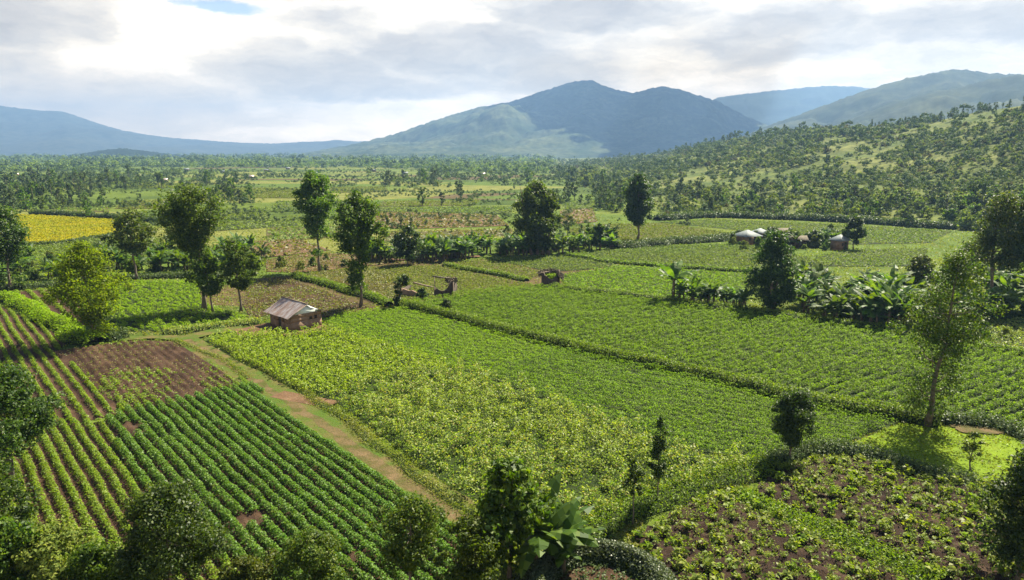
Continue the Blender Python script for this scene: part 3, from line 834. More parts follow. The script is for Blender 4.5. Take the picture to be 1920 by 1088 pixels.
def tree_parts(Ht, cb, rad, kind='oval', n_cl=60, per=70, size=.3, cl_r=None, seed=1, trunk_r=None, lean=(0, 0), wisps=0, flat=.75, n_br=26, up=.5, stems=1, shell=.55, gaps=.35):
    """returns (trunk MB, leaf vertex array); tree stands at the origin"""
    r = np.random.default_rng(seed)
    tr = trunk_r or Ht * .016
    ch = Ht - cb
    t = r.random(n_cl * 3)
    rr = crown_radius(kind, t)
    a = r.uniform(0, 2 * math.pi, len(t))
    ph = r.uniform(0, 6.28, 4)
    hole = np.sin(2 * a + 5 * t + ph[0]) * np.sin(3 * a - 8 * t + ph[1]) + .5 * np.sin(5 * a + 11 * t + ph[2])
    keep = (r.random(len(t)) < (rr + .05) / (rr.max() + .05)) & (hole < gaps)
    t = t[keep][:n_cl]; rr = rr[keep][:n_cl]; a = a[keep][:n_cl]
    m = len(t)
    # lopsided crown
    lop = 1 + .28 * np.sin(a * 2 + r.uniform(0, 6)) * r.uniform(.5, 1) + .2 * np.sin(a * 3 + t * 5 + r.uniform(0, 6))
    q = (shell + (1 - shell) * r.random(m)) ** 1.0 * np.sqrt(r.uniform(.15, 1, m))
    clr = (cl_r or rad * .26) * r.uniform(.55, 1.35, m)
    qr = np.maximum(0, rr * rad * lop - clr * .5) * q
    ax = np.array(lean)
    CC = np.column_stack([np.cos(a) * qr, np.sin(a) * qr, cb + t * ch])
    CC[:, 2] = np.clip(CC[:, 2], cb + clr * .3, Ht - clr * .45)
    CC[:, :2] += ax * (CC[:, 2:3] / Ht) ** 1.4 * Ht
    if wisps:
        tz = r.uniform(.35 * cb, cb, wisps)
        aa = r.uniform(0, 6.28, wisps)
        wc = np.column_stack([np.cos(aa) * rad * .28, np.sin(aa) * rad * .28, tz]); wc[:, :2] += ax * (wc[:, 2:3] / Ht) ** 1.4 * Ht
        CC = np.concatenate([CC, wc]); clr = np.concatenate([clr, np.full(wisps, rad * .22)])
        m = len(CC)
    mb = MB()
    for s_ in range(stems):
        ang = r.uniform(0, 6.28); so = (0 if stems == 1 else tr * 3)
        zz = np.linspace(0, Ht * .93 if kind != 'dome' else cb + ch * .6, 9)
        wob = np.cumsum(r.normal(0, tr * .5, (9, 2)), axis=0) * (zz[:, None] > 0)
        px_ = np.column_stack([np.full(9, math.cos(ang) * so), np.full(9, math.sin(ang) * so)]) * (1 + zz[:, None] / Ht * 3) + wob + ax * (zz[:, None] / Ht) ** 1.4 * Ht
        rad_ = tr * (1.0 - .86 * zz / Ht); rad_[0] *= 1.6
        mb.tube(np.column_stack([px_, zz]), rad_, 7)
        for k in r.choice(m, min(n_br // stems, m), replace=False):
            zt = np.clip(CC[k, 2] - r.uniform(.12, .3) * max(ch, 1) * .6, Ht * .1, Ht * .88)
            x0 = np.interp(zt, zz, px_[:, 0]); y0 = np.interp(zt, zz, px_[:, 1])
            p0 = np.array([x0, y0, zt]); p2 = CC[k]
            p1 = (p0 + p2) / 2 + np.array([0, 0, -.05 * ch]) + r.normal(0, .04 * rad, 3)
            r0 = np.interp(zt, zz, rad_) * .5
            mb.tube(np.array([p0, p1, p2]), [r0, r0 * .65, r0 * .2], 5)
    cnt = m * per
    idx = np.repeat(np.arange(m), per)
    dirs = nrm(r.normal(size=(cnt, 3)))
    d = dirs * (r.random(cnt) ** .55 * 1.12)[:, None] * clr[idx][:, None]
    d[:, 2] *= flat
    C = CC[idx] + d
    N = dirs * .8 + r.normal(size=(cnt, 3)) * .6; N[:, 2] += up
    L = size * r.uniform(.6, 1.4, cnt)
    return mb, leaves(C, N, L, L * .6, r=r)


WIDE = 1.24


def plant_tree(px, py, top, cbpy, wpx, mat, label, kind='oval', name='tree', cat='tree', size=None, n_cl=60, per=70, seed=None, lean=(0, 0), rz=None, group=None, **kw):
    x, y = G(px, py)
    D = depth_at(px, py)
    # heights along the vertical at this place
    def hz(pyy):
        a, b = ray(px, pyy)
        return H + b * y
    Ht = hz(top); cb = max(.15, hz(cbpy)); rad = wpx / 2 * D / F * WIDE
    n_cl = int(n_cl * 1.3); per = int(per * 1.35)
    seed = seed if seed is not None else int(px * 7 + py)
    if size is None: size = max(.16, D * .0034)
    mb, V = tree_parts(Ht, cb, rad, kind, n_cl, per, size, seed=seed, lean=lean, **kw)
    root = empty(name, (x, y, 0))
    tag(root, label, cat, group)
    mb.build('trunk', M['bark'], root, True)
    obj('crown', quad_mesh('crown', V, M[mat]), root)
    return root


plant_tree(20, 545, 385, 490, 100, 'tree_dark', 'tall dark tree cut by the left edge beside the golden field', n_cl=70, per=80, kind='egg', wisps=6)
plant_tree(178, 640, 456, 600, 130, 'tree_yel', 'bright yellow green tree leaning over the striped plots', kind='egg', n_cl=80, per=100, lean=(-.05, 0), wisps=4)
plant_tree(258, 525, 393, 470, 82, 'tree_olive', 'yellowing tree behind the left banana row', kind='dome', n_cl=50, per=60)
plant_tree(383, 582, 350, 485, 112, 'tree_mid', 'tall tree with a big rounded crown on a slim trunk', kind='top', n_cl=85, per=95, wisps=8, lean=(-.06, 0))
plant_tree(399, 585, 470, 550, 62, 'tree_mid', 'short bushy tree against the foot of the big round crowned tree', kind='egg', n_cl=40, per=80, lean=(-.05, 0))
plant_tree(452, 585, 448, 545, 66, 'tree_mid', 'dark leaved small tree left behind the mud hut', kind='oval', n_cl=40, per=75)
plant_tree(600, 510, 322, 435, 80, 'tree_mid', 'tallest slim trunked tree left of centre', kind='oval', n_cl=75, per=80, wisps=5, trunk_r=.24)
plant_tree(677, 577, 352, 480, 82, 'tree_mid', 'tall tree with leaves down its trunk behind the mud hut', kind='egg', n_cl=75, per=95, wisps=16, trunk_r=.2)
plant_tree(765, 497, 424, 482, 62, 'tree_dark', 'round dark tree at the left end of the middle banana row', kind='dome', n_cl=40, per=80)
plant_tree(1003, 478, 340, 440, 82, 'tree_mid', 'tall leafy tree rising from the middle banana row', kind='egg', n_cl=70, per=80, wisps=14, stems=2)
plant_tree(1030, 478, 360, 455, 44, 'tree_mid', 'thinner tree just right of the tall tree in the banana row', kind='oval', n_cl=40, per=70, wisps=4)
plant_tree(1195, 452, 325, 420, 62, 'tree_dark', 'slim tree with an egg shaped dark crown beside the yellow green field', kind='egg', n_cl=75, per=80, trunk_r=.28)
plant_tree(1119, 470, 420, 462, 26, 'tree_dark', 'small slender tree at the right end of the middle banana row', kind='column', n_cl=20, per=60)
plant_tree(1448, 580, 437, 572, 84, 'tree_dark', 'massive dark tree leafy to the ground beside the right banana row', kind='egg', n_cl=100, per=110, trunk_r=.3)
plant_tree(1600, 468, 406, 456, 42, 'tree_dark', 'lone rounded tree beside the small tin roofed house', kind='egg', n_cl=35, per=70)
plant_tree(1738, 800, 468, 690, 165, 'tree_olive', 'tall sparse olive tree on the bright grass at the right', kind='egg', n_cl=85, per=80, wisps=22, lean=(.06, .0), trunk_r=.22, cl_r=1.0, shell=.3)
plant_tree(1482, 866, 735, 832, 76, 'tree_dark', 'small neat tree with a dense egg shaped crown beside the brown plot', kind='oval', n_cl=70, per=130, size=.15, cl_r=.5, gaps=9)
plant_tree(1232, 948, 782, 900, 44, 'tree_dark', 'taller of the two thin saplings on the curving grass bank', kind='cone', n_cl=26, per=60, size=.15, trunk_r=.05, cl_r=.34)
plant_tree(1185, 985, 862, 935, 40, 'tree_dark', 'shorter of the two thin saplings on the curving grass bank', kind='oval', n_cl=15, per=50, size=.15, trunk_r=.05, cl_r=.3)
plant_tree(1820, 884, 812, 862, 40, 'tree_olive', 'small bare looking shrub standing on the bright grass', kind='oval', n_cl=12, per=40, size=.15, trunk_r=.06, cl_r=.25)
plant_tree(1860, 575, 362, 500, 110, 'tree_olive', 'large olive tree above the banana plants at the right edge', kind='dome', n_cl=70, per=80)
plant_tree(1918, 580, 352, 500, 110, 'tree_dark', 'large dark tree cut by the right edge above the banana plants', kind='dome', n_cl=70, per=80)
plant_tree(1815, 545, 440, 520, 70, 'tree_mid', 'mid green tree left of the large olive tree', kind='dome', n_cl=40, per=70)
plant_tree(1720, 560, 480, 540, 60, 'tree_olive', 'olive tree with yellowing top behind the tall sparse tree', kind='dome', n_cl=40, per=70)
plant_tree(836, 586, 561, 580, 30, 'tree_dark', 'small spiky dark bush on the long grass bank', kind='dome', n_cl=14, per=50, size=.3, name='bush', cat='bush', trunk_r=.08)
plant_tree(743, 574, 514, 560, 30, 'tree_dark', 'leaning dark stump wrapped in creeper beside the ruined mud walls', kind='top', n_cl=16, per=70, size=.28, name='creeper_stump', trunk_r=.22, lean=(.25, 0), wisps=7)
plant_tree(793, 560, 541, 558, 22, 'tree_dark', 'round dark bush inside the ruined mud walls', kind='dome', n_cl=16, per=60, size=.26, name='bush', cat='bush', trunk_r=.06)
# foreground
plant_tree(22, 905, 690, 850, 205, 'tree_dark', 'big dark glossy tree at the left edge of the foreground', kind='dome', n_cl=110, per=110, size=.19, cl_r=.75, rz=1)
plant_tree(-20, 1040, 860, 1010, 200, 'tree_dark', 'shadowy tree under the big glossy tree at the left edge', kind='dome', n_cl=70, per=110, size=.18, cl_r=.7)
plant_tree(325, 1125, 915, 1075, 225, 'tree_dark', 'rounded dark tree in front of the dark green crop rows', kind='dome', n_cl=120, per=120, size=.15, cl_r=.6)
plant_tree(585, 1120, 1000, 1090, 140, 'tree_olive', 'low olive bush at the bottom edge between the rows and the tall crop', kind='dome', n_cl=60, per=100, size=.14, cl_r=.45, name='bush', cat='bush')
plant_tree(768, 1120, 930, 1060, 120, 'tree_olive', 'olive green bush at the bottom edge below the dirt path', kind='oval', n_cl=60, per=90, size=.15, cl_r=.45, name='bush', cat='bush')
plant_tree(885, 1130, 975, 1100, 115, 'tree_mid', 'mid green bush at the bottom edge left of the broad leaved tree', kind='oval', n_cl=60, per=100, size=.15, cl_r=.45, name='bush', cat='bush')
plant_tree(955, 1085, 862, 1010, 150, 'tree_mid', 'broad leaved dark green tree at the bottom centre', kind='egg', n_cl=60, per=48, size=.30, cl_r=.5, wisps=10, gaps=.1)
plant_tree(1905, 1100, 838, 1070, 150, 'tree_dark', 'dark glossy tree cut by the right edge of the foreground', kind='dome', n_cl=100, per=110, size=.17, cl_r=.65)
plant_tree(100, 1110, 985, 1090, 130, 'bush_lite', 'pale leaved bush at the bottom left corner', kind='dome', n_cl=60, per=100, size=.18, cl_r=.5, name='bush', cat='bush')
plant_tree(190, 1120, 1020, 1100, 110, 'tree_mid', 'green bush beside the pale leaved bush at the bottom left', kind='dome', n_cl=50, per=90, size=.17, cl_r=.5, name='bush', cat='bush')
plant_tree(20, 1130, 980, 1090, 130, 'tree_mid', 'leafy bush tucked into the bottom left corner', kind='dome', n_cl=50, per=90, size=.2, cl_r=.55, name='bush', cat='bush')
plant_tree(470, 1140, 1050, 1110, 110, 'tree_olive', 'small bush right of the rounded dark tree at the bottom edge', kind='dome', n_cl=40, per=90, size=.15, cl_r=.4, name='bush', cat='bush')


# ring of leafy bank at bottom
def ring_bank():
    r = np.random.default_rng(5)
    cx, cy = G(1125, 1115)
    R0 = 3.3
    root = empty('ring_hedge', (cx, cy, 0))
    tag(root, 'ring shaped bank of grey green leaves at the bottom edge', 'hedge')
    prof = [(-1.2, 0), (-.9, .5), (-.35, .95), (.15, .85), (.7, .4), (1.3, 0)]
    k = 60
    a = np.arange(k) * 2 * math.pi / k
    V = np.concatenate([np.column_stack([(R0 + p) * np.cos(a), (R0 + p) * np.sin(a), np.full(k, q)]) for p, q in prof])
    Q = [(j * k + i, (j + 1) * k + i, (j + 1) * k + (i + 1) % k, j * k + (i + 1) % k) for j in range(5) for i in range(k)]
    MB().add(V, Q).build('bank', M['under'], root, True)
    n = 16000
    aa = r.uniform(0, 6.283, n); p = np.clip(r.normal(-.15, .5, n), -1.25, 1.35)
    h = np.interp(p, [-1.25, -.9, -.35, .15, .7, 1.35], [.04, .55, 1.02, .92, .46, .04]) + r.uniform(0, .14, n)
    C = np.column_stack([(R0 + p) * np.cos(aa), (R0 + p) * np.sin(aa), h])
    N = r.normal(size=(n, 3)) * .8; N[:, 2] = np.abs(N[:, 2]) + .5
    L = .13 * r.uniform(.6, 1.4, n)
    obj('foliage', quad_mesh('foliage', leaves(C, N, L, L * .6, r=r), M['grey_leaf']), root)
    fl = np.column_stack([cx + (R0 - .5) * np.cos(a), cy + (R0 - .5) * np.sin(a)])
    flat_sheet('yard', fl, M['soil'], 'dark soil inside the ring shaped bank', 'ground', world=True)  # dark floor and leaf cover imitate the shade inside the ring
    crop('shade_cover', fl, M['hedge_dark'], 'dark ground cover inside the ring shaped bank', rows=.3, step=.25, h=.3, n=12, size=.14, spread=.16, seed=92, cat='ground cover', world=True)
    crop('grass_cover', np.column_stack([cx + (R0 + 2.2) * np.cos(a), cy + (R0 + 2.2) * np.sin(a)]), M['grass'], 'thin grass around the ring shaped bank', rows=.3, step=.3, h=.15, n=4, size=.12, spread=.15, seed=91, cat='grass', world=True, up=.2, gap=.4)
ring_bank()


# young plants on the brown plots: one thing each
M['plant_olive'] = leaf_mat('olive_young_leaves', [(.075, .120, .012), (.130, .175, .018), (.200, .220, .036)], .42)


def young_plants():
    r = np.random.default_rng(9)
    variants = []
    for v in range(6):
        n = 46
        C = np.column_stack([r.normal(size=(n, 2)) * .14, r.random(n) ** .7 * .5 + .03])
        N = r.normal(size=(n, 3)) * .7; N[:, 2] = np.abs(N[:, 2]) + .6
        L = .22 * r.uniform(.7, 1.3, n)
        V = leaves(C, N, L, L * .7, r=r)
        mb = MB()
        mb.quads(V, np.arange(len(V)).reshape(-1, 4), 0)
        mb.tube(np.array([[0, 0, 0], [r.normal() * .06, r.normal() * .06, .45]]), [.014, .006], 4, 1)
        variants.append(mb.mesh('young_plant', [M['plant_olive'] if v % 3 else M['row_lite'], M['bark']]))
    for poly, lab, grp, sp_ in ((B1, 'leafy young plant on the brown plot near the right corner', 'young plants on the right brown plot', .98),
                                (B2, 'leafy young plant on the brown plot along the bottom edge', 'young plants on the bottom brown plot', .95)):
        P = GP(poly)
        d = np.array([.9, -.4]); d /= np.linalg.norm(d); n = np.array([-d[1], d[0]])
        s = P @ d; t = P @ n
        S, T = np.meshgrid(np.arange(s.min(), s.max(), sp_), np.arange(t.min(), t.max(), 1.1 * sp_), indexing='ij')
        XY = (S.ravel() + r.normal(0, .2, S.size))[:, None] * d + (T.ravel() + r.normal(0, .16, S.size))[:, None] * n
        XY = XY[inside(XY, P)]
        XY = r.permutation(XY)[:150]
        zz = (HB1 if poly is B1 else HB2)(XY)
        for q, zq in zip(XY, zz):
            o = obj('young_plant', variants[r.integers(6)], None, (q[0], q[1], zq))
            o.rotation_euler = (0, 0, r.uniform(0, 6.28))
            k = r.uniform(.6, 1.35); o.scale = (k, k, k * r.uniform(.8, 1.2))
            tag(o, lab, 'plant', grp)
    for poly, lab in ((B1, 'tiny seedlings and weeds on the brown plot near the right corner'), (B2, 'tiny seedlings and weeds on the brown plot along the bottom edge')):
        crop('seedlings', poly, M['plant_olive'], lab, d=(.9, -.4), rows=.68, step=.46, h=.5, n=26, size=.125, spread=.19, seed=93, cat='weeds', gap=.20, gap_scale=.5, hvar=.4, zf=HB1 if poly is B1 else HB2)
young_plants()


# ------------------------------------------------------------------ banana plants
def banana_leaf(mb, r, L, W, az, el, droop, base):
    k = 8
    pts = []; e = el
    p = np.array(base, float)
    h = np.array([math.cos(az), math.sin(az), 0])
    for i in range(k):
        pts.append(p.copy())
        p = p + (h * math.cos(e) + np.array([0, 0, math.sin(e)])) * L / (k - 1)
        e -= droop / (k - 1) * (.6 + .8 * i / k)
    pts = np.array(pts)
    side = np.array([-math.sin(az), math.cos(az), 0])
    tw = r.normal(0, .3)
    side = side * math.cos(tw) + np.array([0, 0, 1]) * math.sin(tw)
    wid = W * np.array([.12, .62, .92, 1.0, .95, .8, .5, .05]) * .5
    for s in (-1, 1):
        for i in range(k - 1):
            if r.random() < .05: continue
            j1 = 1 + r.normal(0, .1); dz = np.array([0, 0, -.32 * wid[i] + r.normal(0, .03)]); dz2 = np.array([0, 0, -.32 * wid[i + 1] + r.normal(0, .03)])
            V = [pts[i], pts[i + 1], pts[i + 1] + side * s * wid[i + 1] * j1 + dz2, pts[i] + side * s * wid[i] * j1 + dz]
            mb.add(V, [(0, 1, 2, 3)])


def banana_variant(seed):
    r = np.random.default_rng(seed)
    hs = r.uniform(1.5, 2.2)
    st = MB(); lv = MB()
    for q in range(2 + seed % 2):
        k = 1.0 if q == 0 else r.uniform(.5, .8)
        a = r.uniform(0, 6.28); o = np.array([math.cos(a), math.sin(a), 0]) * (0 if q == 0 else r.uniform(.5, .9))
        ln = r.normal(0, .12, 2)
        tip = o + np.array([ln[0], ln[1], hs * k])
        st.tube(np.array([o, (o + tip) / 2 + r.normal(0, .03, 3), tip, tip + np.array([0, 0, .3 * k])]), np.array([.17, .14, .10, .05]) * (.7 + .3 * k), 7)
        n = r.integers(10, 14) if q == 0 else r.integers(6, 9)
        for i in range(n):
            el = R_(r.uniform(10, 80)); L = r.uniform(1.9, 2.9) * k
            banana_leaf(lv, r, L, r.uniform(.62, .92) * (.6 + .4 * k), i * 2.4 + r.normal(0, .3), el, r.uniform(.8, 1.7), tip + np.array([0, 0, r.uniform(-.1, .2)]))
    return st.mesh('pseudostem', M['stem'], True), lv.mesh('leaves', M['banana'])
BAN = [banana_variant(300 + i) for i in range(7)]
brng = np.random.default_rng(55)


def banana(px, py, scale, label, group=None, v=None):
    x, y = G(px, py)
    root = empty('banana_plant', (x, y, 0), brng.uniform(0, 6.28))
    k = scale * brng.uniform(.82, 1.18)
    root.scale = (k, k, k)
    tag(root, label, 'banana plant', group)
    st, lv = BAN[brng.integers(len(BAN)) if v is None else v]
    obj('pseudostem', st, root); obj('leaves', lv, root)


for i in range(56):
    px = brng.uniform(1490, 1725)
    py = np.interp(px, [1490, 1720], [590, 620]) - brng.choice([3, 13, 24, 36, 50]) + brng.normal(0, 3)
    banana(px, py, 1.15, 'banana plant in the dense grove between the massive dark tree and the sparse olive tree', 'banana plants in the right grove')
for i, px in enumerate([1282, 1297, 1312, 1326, 1338, 1352, 1362, 1376, 1388, 1398]):
    banana(px, np.interp(px, [1255, 1400], [563, 579]) + brng.normal(0, 1.5), .92, 'banana plant in the single row left of the massive dark tree', 'banana plants in the short right row')
banana(1262, 566, 1.5, 'tallest banana plant standing alone at the end of the short row', None, 0)
for i in range(96):
    px = brng.uniform(690, 1150)
    if 745 < px < 785: continue
    py = np.interp(px, [690, 800, 1060, 1150], [495, 492, 477, 468]) - brng.choice([2, 8, 14]) + brng.normal(0, 1.5)
    banana(px, py, 1.15, 'banana plant in the long row across the middle of the valley', 'banana plants in the middle row')
for i in range(84):
    px = brng.uniform(-20, 500)
    py = np.interp(px, [0, 240, 500], [528, 515, 505]) - brng.choice([2, 10, 20, 30]) + brng.normal(0, 2)
    banana(px, py, 1.0, 'banana plant in the wide grove below the golden field', 'banana plants in the left grove')
for i in range(46):
    px = brng.uniform(1745, 1935); py = brng.uniform(530, 602)
    banana(px, py, 1.0, 'banana plant in the grove under the large olive tree', 'banana plants at the right edge')
banana(1010, 1080, 1.15, 'banana plant beside the broad leaved tree at the bottom centre', None, 1)
banana(1050, 1062, .95, 'smaller banana plant nearest to the ring shaped bank', None, 3)
for i in range(18):
    px = brng.uniform(1440, 1570); py = brng.uniform(450, 466)
    banana(px, py, .9, 'banana plant among the tin roofed houses', 'banana plants by the tin roofed houses')


# ------------------------------------------------------------------ shrubs used for middle and far ground
def far_variant(seed, kind, n_cl, per, size, ht=8.0, cb=1.2, rad=3.0, mat='tree_far', trunk=True):
    mb, V = tree_parts(ht, cb, rad, kind, n_cl, per, size, seed=seed, n_br=4, trunk_r=.16)
    out = MB()
    out.quads(V, np.arange(len(V)).reshape(-1, 4), 0)
    if trunk:
        r = np.random.default_rng(seed)
        out.tube(np.array([[0, 0, 0], [0, 0, ht * .8]]), [.22, .06], 5, 1)
    return out.mesh('tree', [M[mat], M['bark']])


TREES = [far_variant(400 + i, k, 26, 14, .85, 9, c, rad) for i, (k, c, rad) in enumerate([('oval', 1.5, 3.0), ('dome', .8, 3.6), ('egg', 1.2, 2.6), ('top', 3.2, 2.8), ('cone', .8, 2.4), ('oval', 2.5, 2.6)])]
TREES += [far_variant(420 + i, k, 26, 14, .85, 9, c, rad, 'tree_mid') for i, (k, c, rad) in enumerate([('oval', 1.5, 3.2), ('dome', .8, 3.6), ('egg', 2.0, 2.8)])]
BUSH = [far_variant(440 + i, 'dome', 18, 14, .62, 3.4, .1, 2.3, m, False) for i, m in enumerate(['tree_far', 'bush_lite', 'tree_far', 'bush_lite', 'tree_mid'])]
frng = np.random.default_rng(99)


def shrubs(n, xr, yf, sc, label, group, seed):
    r = np.random.default_rng(seed)
    for i in range(n):
        px = r.uniform(*xr); py = yf(px, r)
        x, y = G(px, py)
        o = obj('shrub', BUSH[r.integers(len(BUSH))], None, (x, y, -.05))
        k = sc * r.uniform(.5, 1.25); o.scale = (k, k, k * r.uniform(.8, 1.4)); o.rotation_euler = (0, 0, r.uniform(0, 6.28))
        tag(o, label, 'shrub', group)


NEARB = [far_variant(460 + i, 'dome', 40, 34, .26, 2.4, .05, 1.5, m, False) for i, m in enumerate(['tree_mid', 'bush_lite', 'tree_dark', 'tree_mid'])]
FARB = BUSH
BUSH = NEARB
shrubs(34, (1735, 1940), lambda p, r: r.uniform(505, 640), 1.0, 'leafy shrub in the thicket at the right edge around the banana plants', 'shrubs in the right edge thicket', 71)
shrubs(26, (1490, 1725), lambda p, r: np.interp(p, [1490, 1720], [592, 622]) - r.uniform(0, 55), .7, 'low shrub under the banana plants beside the massive dark tree', 'shrubs under the right grove', 72)
shrubs(40, (-20, 510), lambda p, r: np.interp(p, [0, 240, 500], [530, 518, 508]) - r.uniform(0, 34), .85, 'low shrub under the banana plants below the golden field', 'shrubs under the left grove', 73)
shrubs(30, (690, 1150), lambda p, r: np.interp(p, [690, 800, 1060, 1150], [494, 491, 476, 467]) - r.uniform(2, 18), .7, 'low shrub under the long middle row of banana plants', 'shrubs under the middle row', 74)
shrubs(44, (1372, 1595), lambda p, r: r.uniform(447, 470), .95, 'shrub growing around the tin roofed houses', 'shrubs around the houses', 75)
shrubs(14, (470, 720), lambda p, r: r.uniform(466, 508), .7, 'low shrub near the foot of the tall slim trunked tree', 'shrubs by the slim trunked tree', 76)
BUSH = FARB

# hillside surface
hx = np.array([1030, 1100, 1150, 1200, 1245, 1300, 1350, 1400, 1500, 1600, 1700, 1760, 1800, 1850, 1920, 2100, 2400])
hyc = np.array([303, 300, 297, 294, 289, 277, 267, 259, 247, 240, 235, 228, 218, 208, 198, 165, 140])  # crest line
hY = np.array([1900, 1600, 1400, 1200, 1050, 940, 860, 790, 680, 600, 540, 510, 490, 465, 430, 380, 320])
hb = np.array([700, 430, 340, 285, 246, 242, 240, 240, 236, 222, 208, 202, 200, 195, 188, 178, 165])


def hillside():
    npx = 150; nt_ = 70
    PX = np.linspace(1030, 2400, npx)
    T = np.concatenate([np.linspace(0, 1, nt_), np.linspace(1.05, 2.2, 12)])
    V = np.zeros((npx, len(T), 3))
    for i, p in enumerate(PX):
        yc = np.interp(p, hx, hyc); Yc = np.interp(p, hx, hY); Yb = np.interp(p, hx, hb)
        a, b = ray(p, yc)
        zc = H + b * Yc
        Y = Yb + (Yc - Yb) * T
        s = np.clip(T, 0, 1)
        prof = .55 * s ** 1.15 + .45 * (s * s * (3 - 2 * s))
        z = zc * np.where(T <= 1, prof, np.maximum(-.1, 1 - .6 * (T - 1) ** 1.2))
        ab = np.interp(p, [1030, 2400], [ray(1030, 400)[0], ray(2400, 400)[0]])
        X = a * Y
        V[i, :, 0] = X; V[i, :, 1] = Y; V[i, :, 2] = z
    nz = fbm(V.reshape(-1, 3), .018, 3, 4).reshape(npx, -1)
    fade = np.clip(T * 4, 0, 1) * np.clip(np.where(T > 1, 1, 4 * (1 - T)), .15, 1)
    V[:, :, 2] += (nz - .5) * 10 * fade[None, :]
    V[:, 0, 2] -= .3
    return PX, T, V
HPX, HT, HV = hillside()


def grid_obj(name, V, mat, label, cat):
    a, b = V.shape[:2]
    I = np.arange(a * b).reshape(a, b)
    Q = np.stack([I[:-1, :-1].ravel(), I[1:, :-1].ravel(), I[1:, 1:].ravel(), I[:-1, 1:].ravel()], 1)
    o = obj(name, mesh_from(name, V.reshape(-1, 3), np.full(len(Q), 4), Q, mat, smooth=True))
    return tag(o, label, cat, kind='structure')


grid_obj('hillside', HV, M['hill_grass'], 'grassy hillside dotted with bushes rising at the right', 'hillside')


def hill_pt(p, t):
    i = np.interp(p, HPX, np.arange(len(HPX))); j = np.interp(t, HT, np.arange(len(HT)))
    i0 = np.minimum(i.astype(int), len(HPX) - 2); j0 = np.minimum(j.astype(int), len(HT) - 2)
    fi = (i - i0)[:, None]; fj = (j - j0)[:, None]
    return (HV[i0, j0] * (1 - fi) + HV[i0 + 1, j0] * fi) * (1 - fj) + (HV[i0, j0 + 1] * (1 - fi) + HV[i0 + 1, j0 + 1] * fi) * fj


def to_px(P):
    d = P - np.array([0, 0, H])
    dep = d[:, 1] * cp - d[:, 2] * sp
    return 960 + F * d[:, 0] / dep, 544 - F * (d[:, 1] * sp + d[:, 2] * cp) / dep, dep


def verts_of(me):
    a = np.zeros(len(me.vertices) * 3, np.float32); me.vertices.foreach_get('co', a)
    return a.reshape(-1, 3)


def far_clump(seed, n, ht, rad, size):
    r = np.random.default_rng(seed)
    m = 5
    CC = np.column_stack([r.normal(size=(m, 2)) * rad * .42, r.uniform(.3, .8, m) * ht])
    idx = r.integers(0, m, n)
    d = nrm(r.normal(size=(n, 3)))
    C = CC[idx] + d * rad * .5 * (r.random(n) ** .4)[:, None] * np.array([1, 1, .8])
    C[:, 2] = np.maximum(.2, C[:, 2])
    N = d + r.normal(size=(n, 3)) * .4; N[:, 2] += .4
    L = size * r.uniform(.7, 1.3, n)
    return leaves(C, N, L, L * .75, r=r)


def scatter_stuff(name, P, K, variants, mat, label, cat):
    """merge many far crowns into one stuff object"""
    r = np.random.default_rng(len(P))
    out = []
    vi = r.integers(0, len(variants), len(P)); ang = r.uniform(0, 6.28, len(P))
    for v in range(len(variants)):
        k = vi == v
        if not k.any(): continue
        B = variants[v]
        ca, sa = np.cos(ang[k]), np.sin(ang[k])
        X = B[None, :, 0] * ca[:, None] - B[None, :, 1] * sa[:, None]
        Yy = B[None, :, 0] * sa[:, None] + B[None, :, 1] * ca[:, None]
        W = np.stack([X, Yy, np.broadcast_to(B[None, :, 2], X.shape)], 2) * K[k][:, None, None] + P[k][:, None, :]
        out.append(W.reshape(-1, 3))
    o = obj(name, quad_mesh(name, np.concatenate(out), mat))
    return tag(o, label, cat, kind='stuff')


CL_NEAR = [far_clump(500 + i, 110, h, rd, .95) for i, (h, rd) in enumerate([(6, 3.2), (4, 3.0), (8, 3.0), (3, 2.6), (9, 2.4)])]
CL_FAR = [far_clump(520 + i, 60, h, rd, 2.2) for i, (h, rd) in enumerate([(9, 6), (7, 7), (12, 5), (8, 8)])]

# hillside bushes: nearest 300 as things, the rest one mass
n = 15000
p_ = frng.uniform(1035, 2150, n); t_ = frng.random(n) ** 1.1
P = hill_pt(p_, t_)
dens = .55 * fbm(P, .022, 12, 3) + .45 * fbm(P, .07, 14, 2)
openness = np.clip((p_ - 1450) / 600, 0, 1) * np.clip(t_ * 1.6 - .25, 0, 1) * .20
keep = dens > (.40 + openness + frng.normal(0, .06, n))
P = P[keep]; p_ = p_[keep]; t_ = t_[keep]
sx_, sy_, dep_ = to_px(P)
K = (.32 + .85 * frng.random(len(P)) ** 2) * np.where(t_ < .14, 1.25, 1.0) * np.clip(dep_ / 350, .8, 1.6)
vis = (sx_ > -40) & (sx_ < 1960)
order = np.argsort(np.where(vis, dep_ / K, 1e9))
near = order[:300]; rest = order[300:]
for k in near:
    tall = frng.random() < .13
    me = (TREES if tall else BUSH)[frng.integers(len(TREES) if tall else len(BUSH))]
    o = obj('tree' if tall else 'bush', me, None, tuple(P[k]))
    s = K[k] * (.75 if tall else 1.15); o.scale = (s, s, s * frng.uniform(.85, 1.2)); o.rotation_euler = (0, 0, frng.uniform(0, 6.28))
    if tall: tag(o, 'dark tree among the bushes low on the hillside at the right', 'tree', 'trees on the lower hillside')
    else: tag(o, 'rounded bush low on the hillside at the right', 'bush', 'bushes on the lower hillside')
far_k = rest[frng.random(len(rest)) < .36]; far_b = np.setdiff1d(rest, far_k); far_c = far_b[::4]; far_b = np.setdiff1d(far_b, far_c)
M['brown_bush'] = leaf_mat('brown_bush_leaves', [(.060, .060, .020), (.095, .085, .030), (.125, .105, .045)], .2, spec=.1, rough=.8)
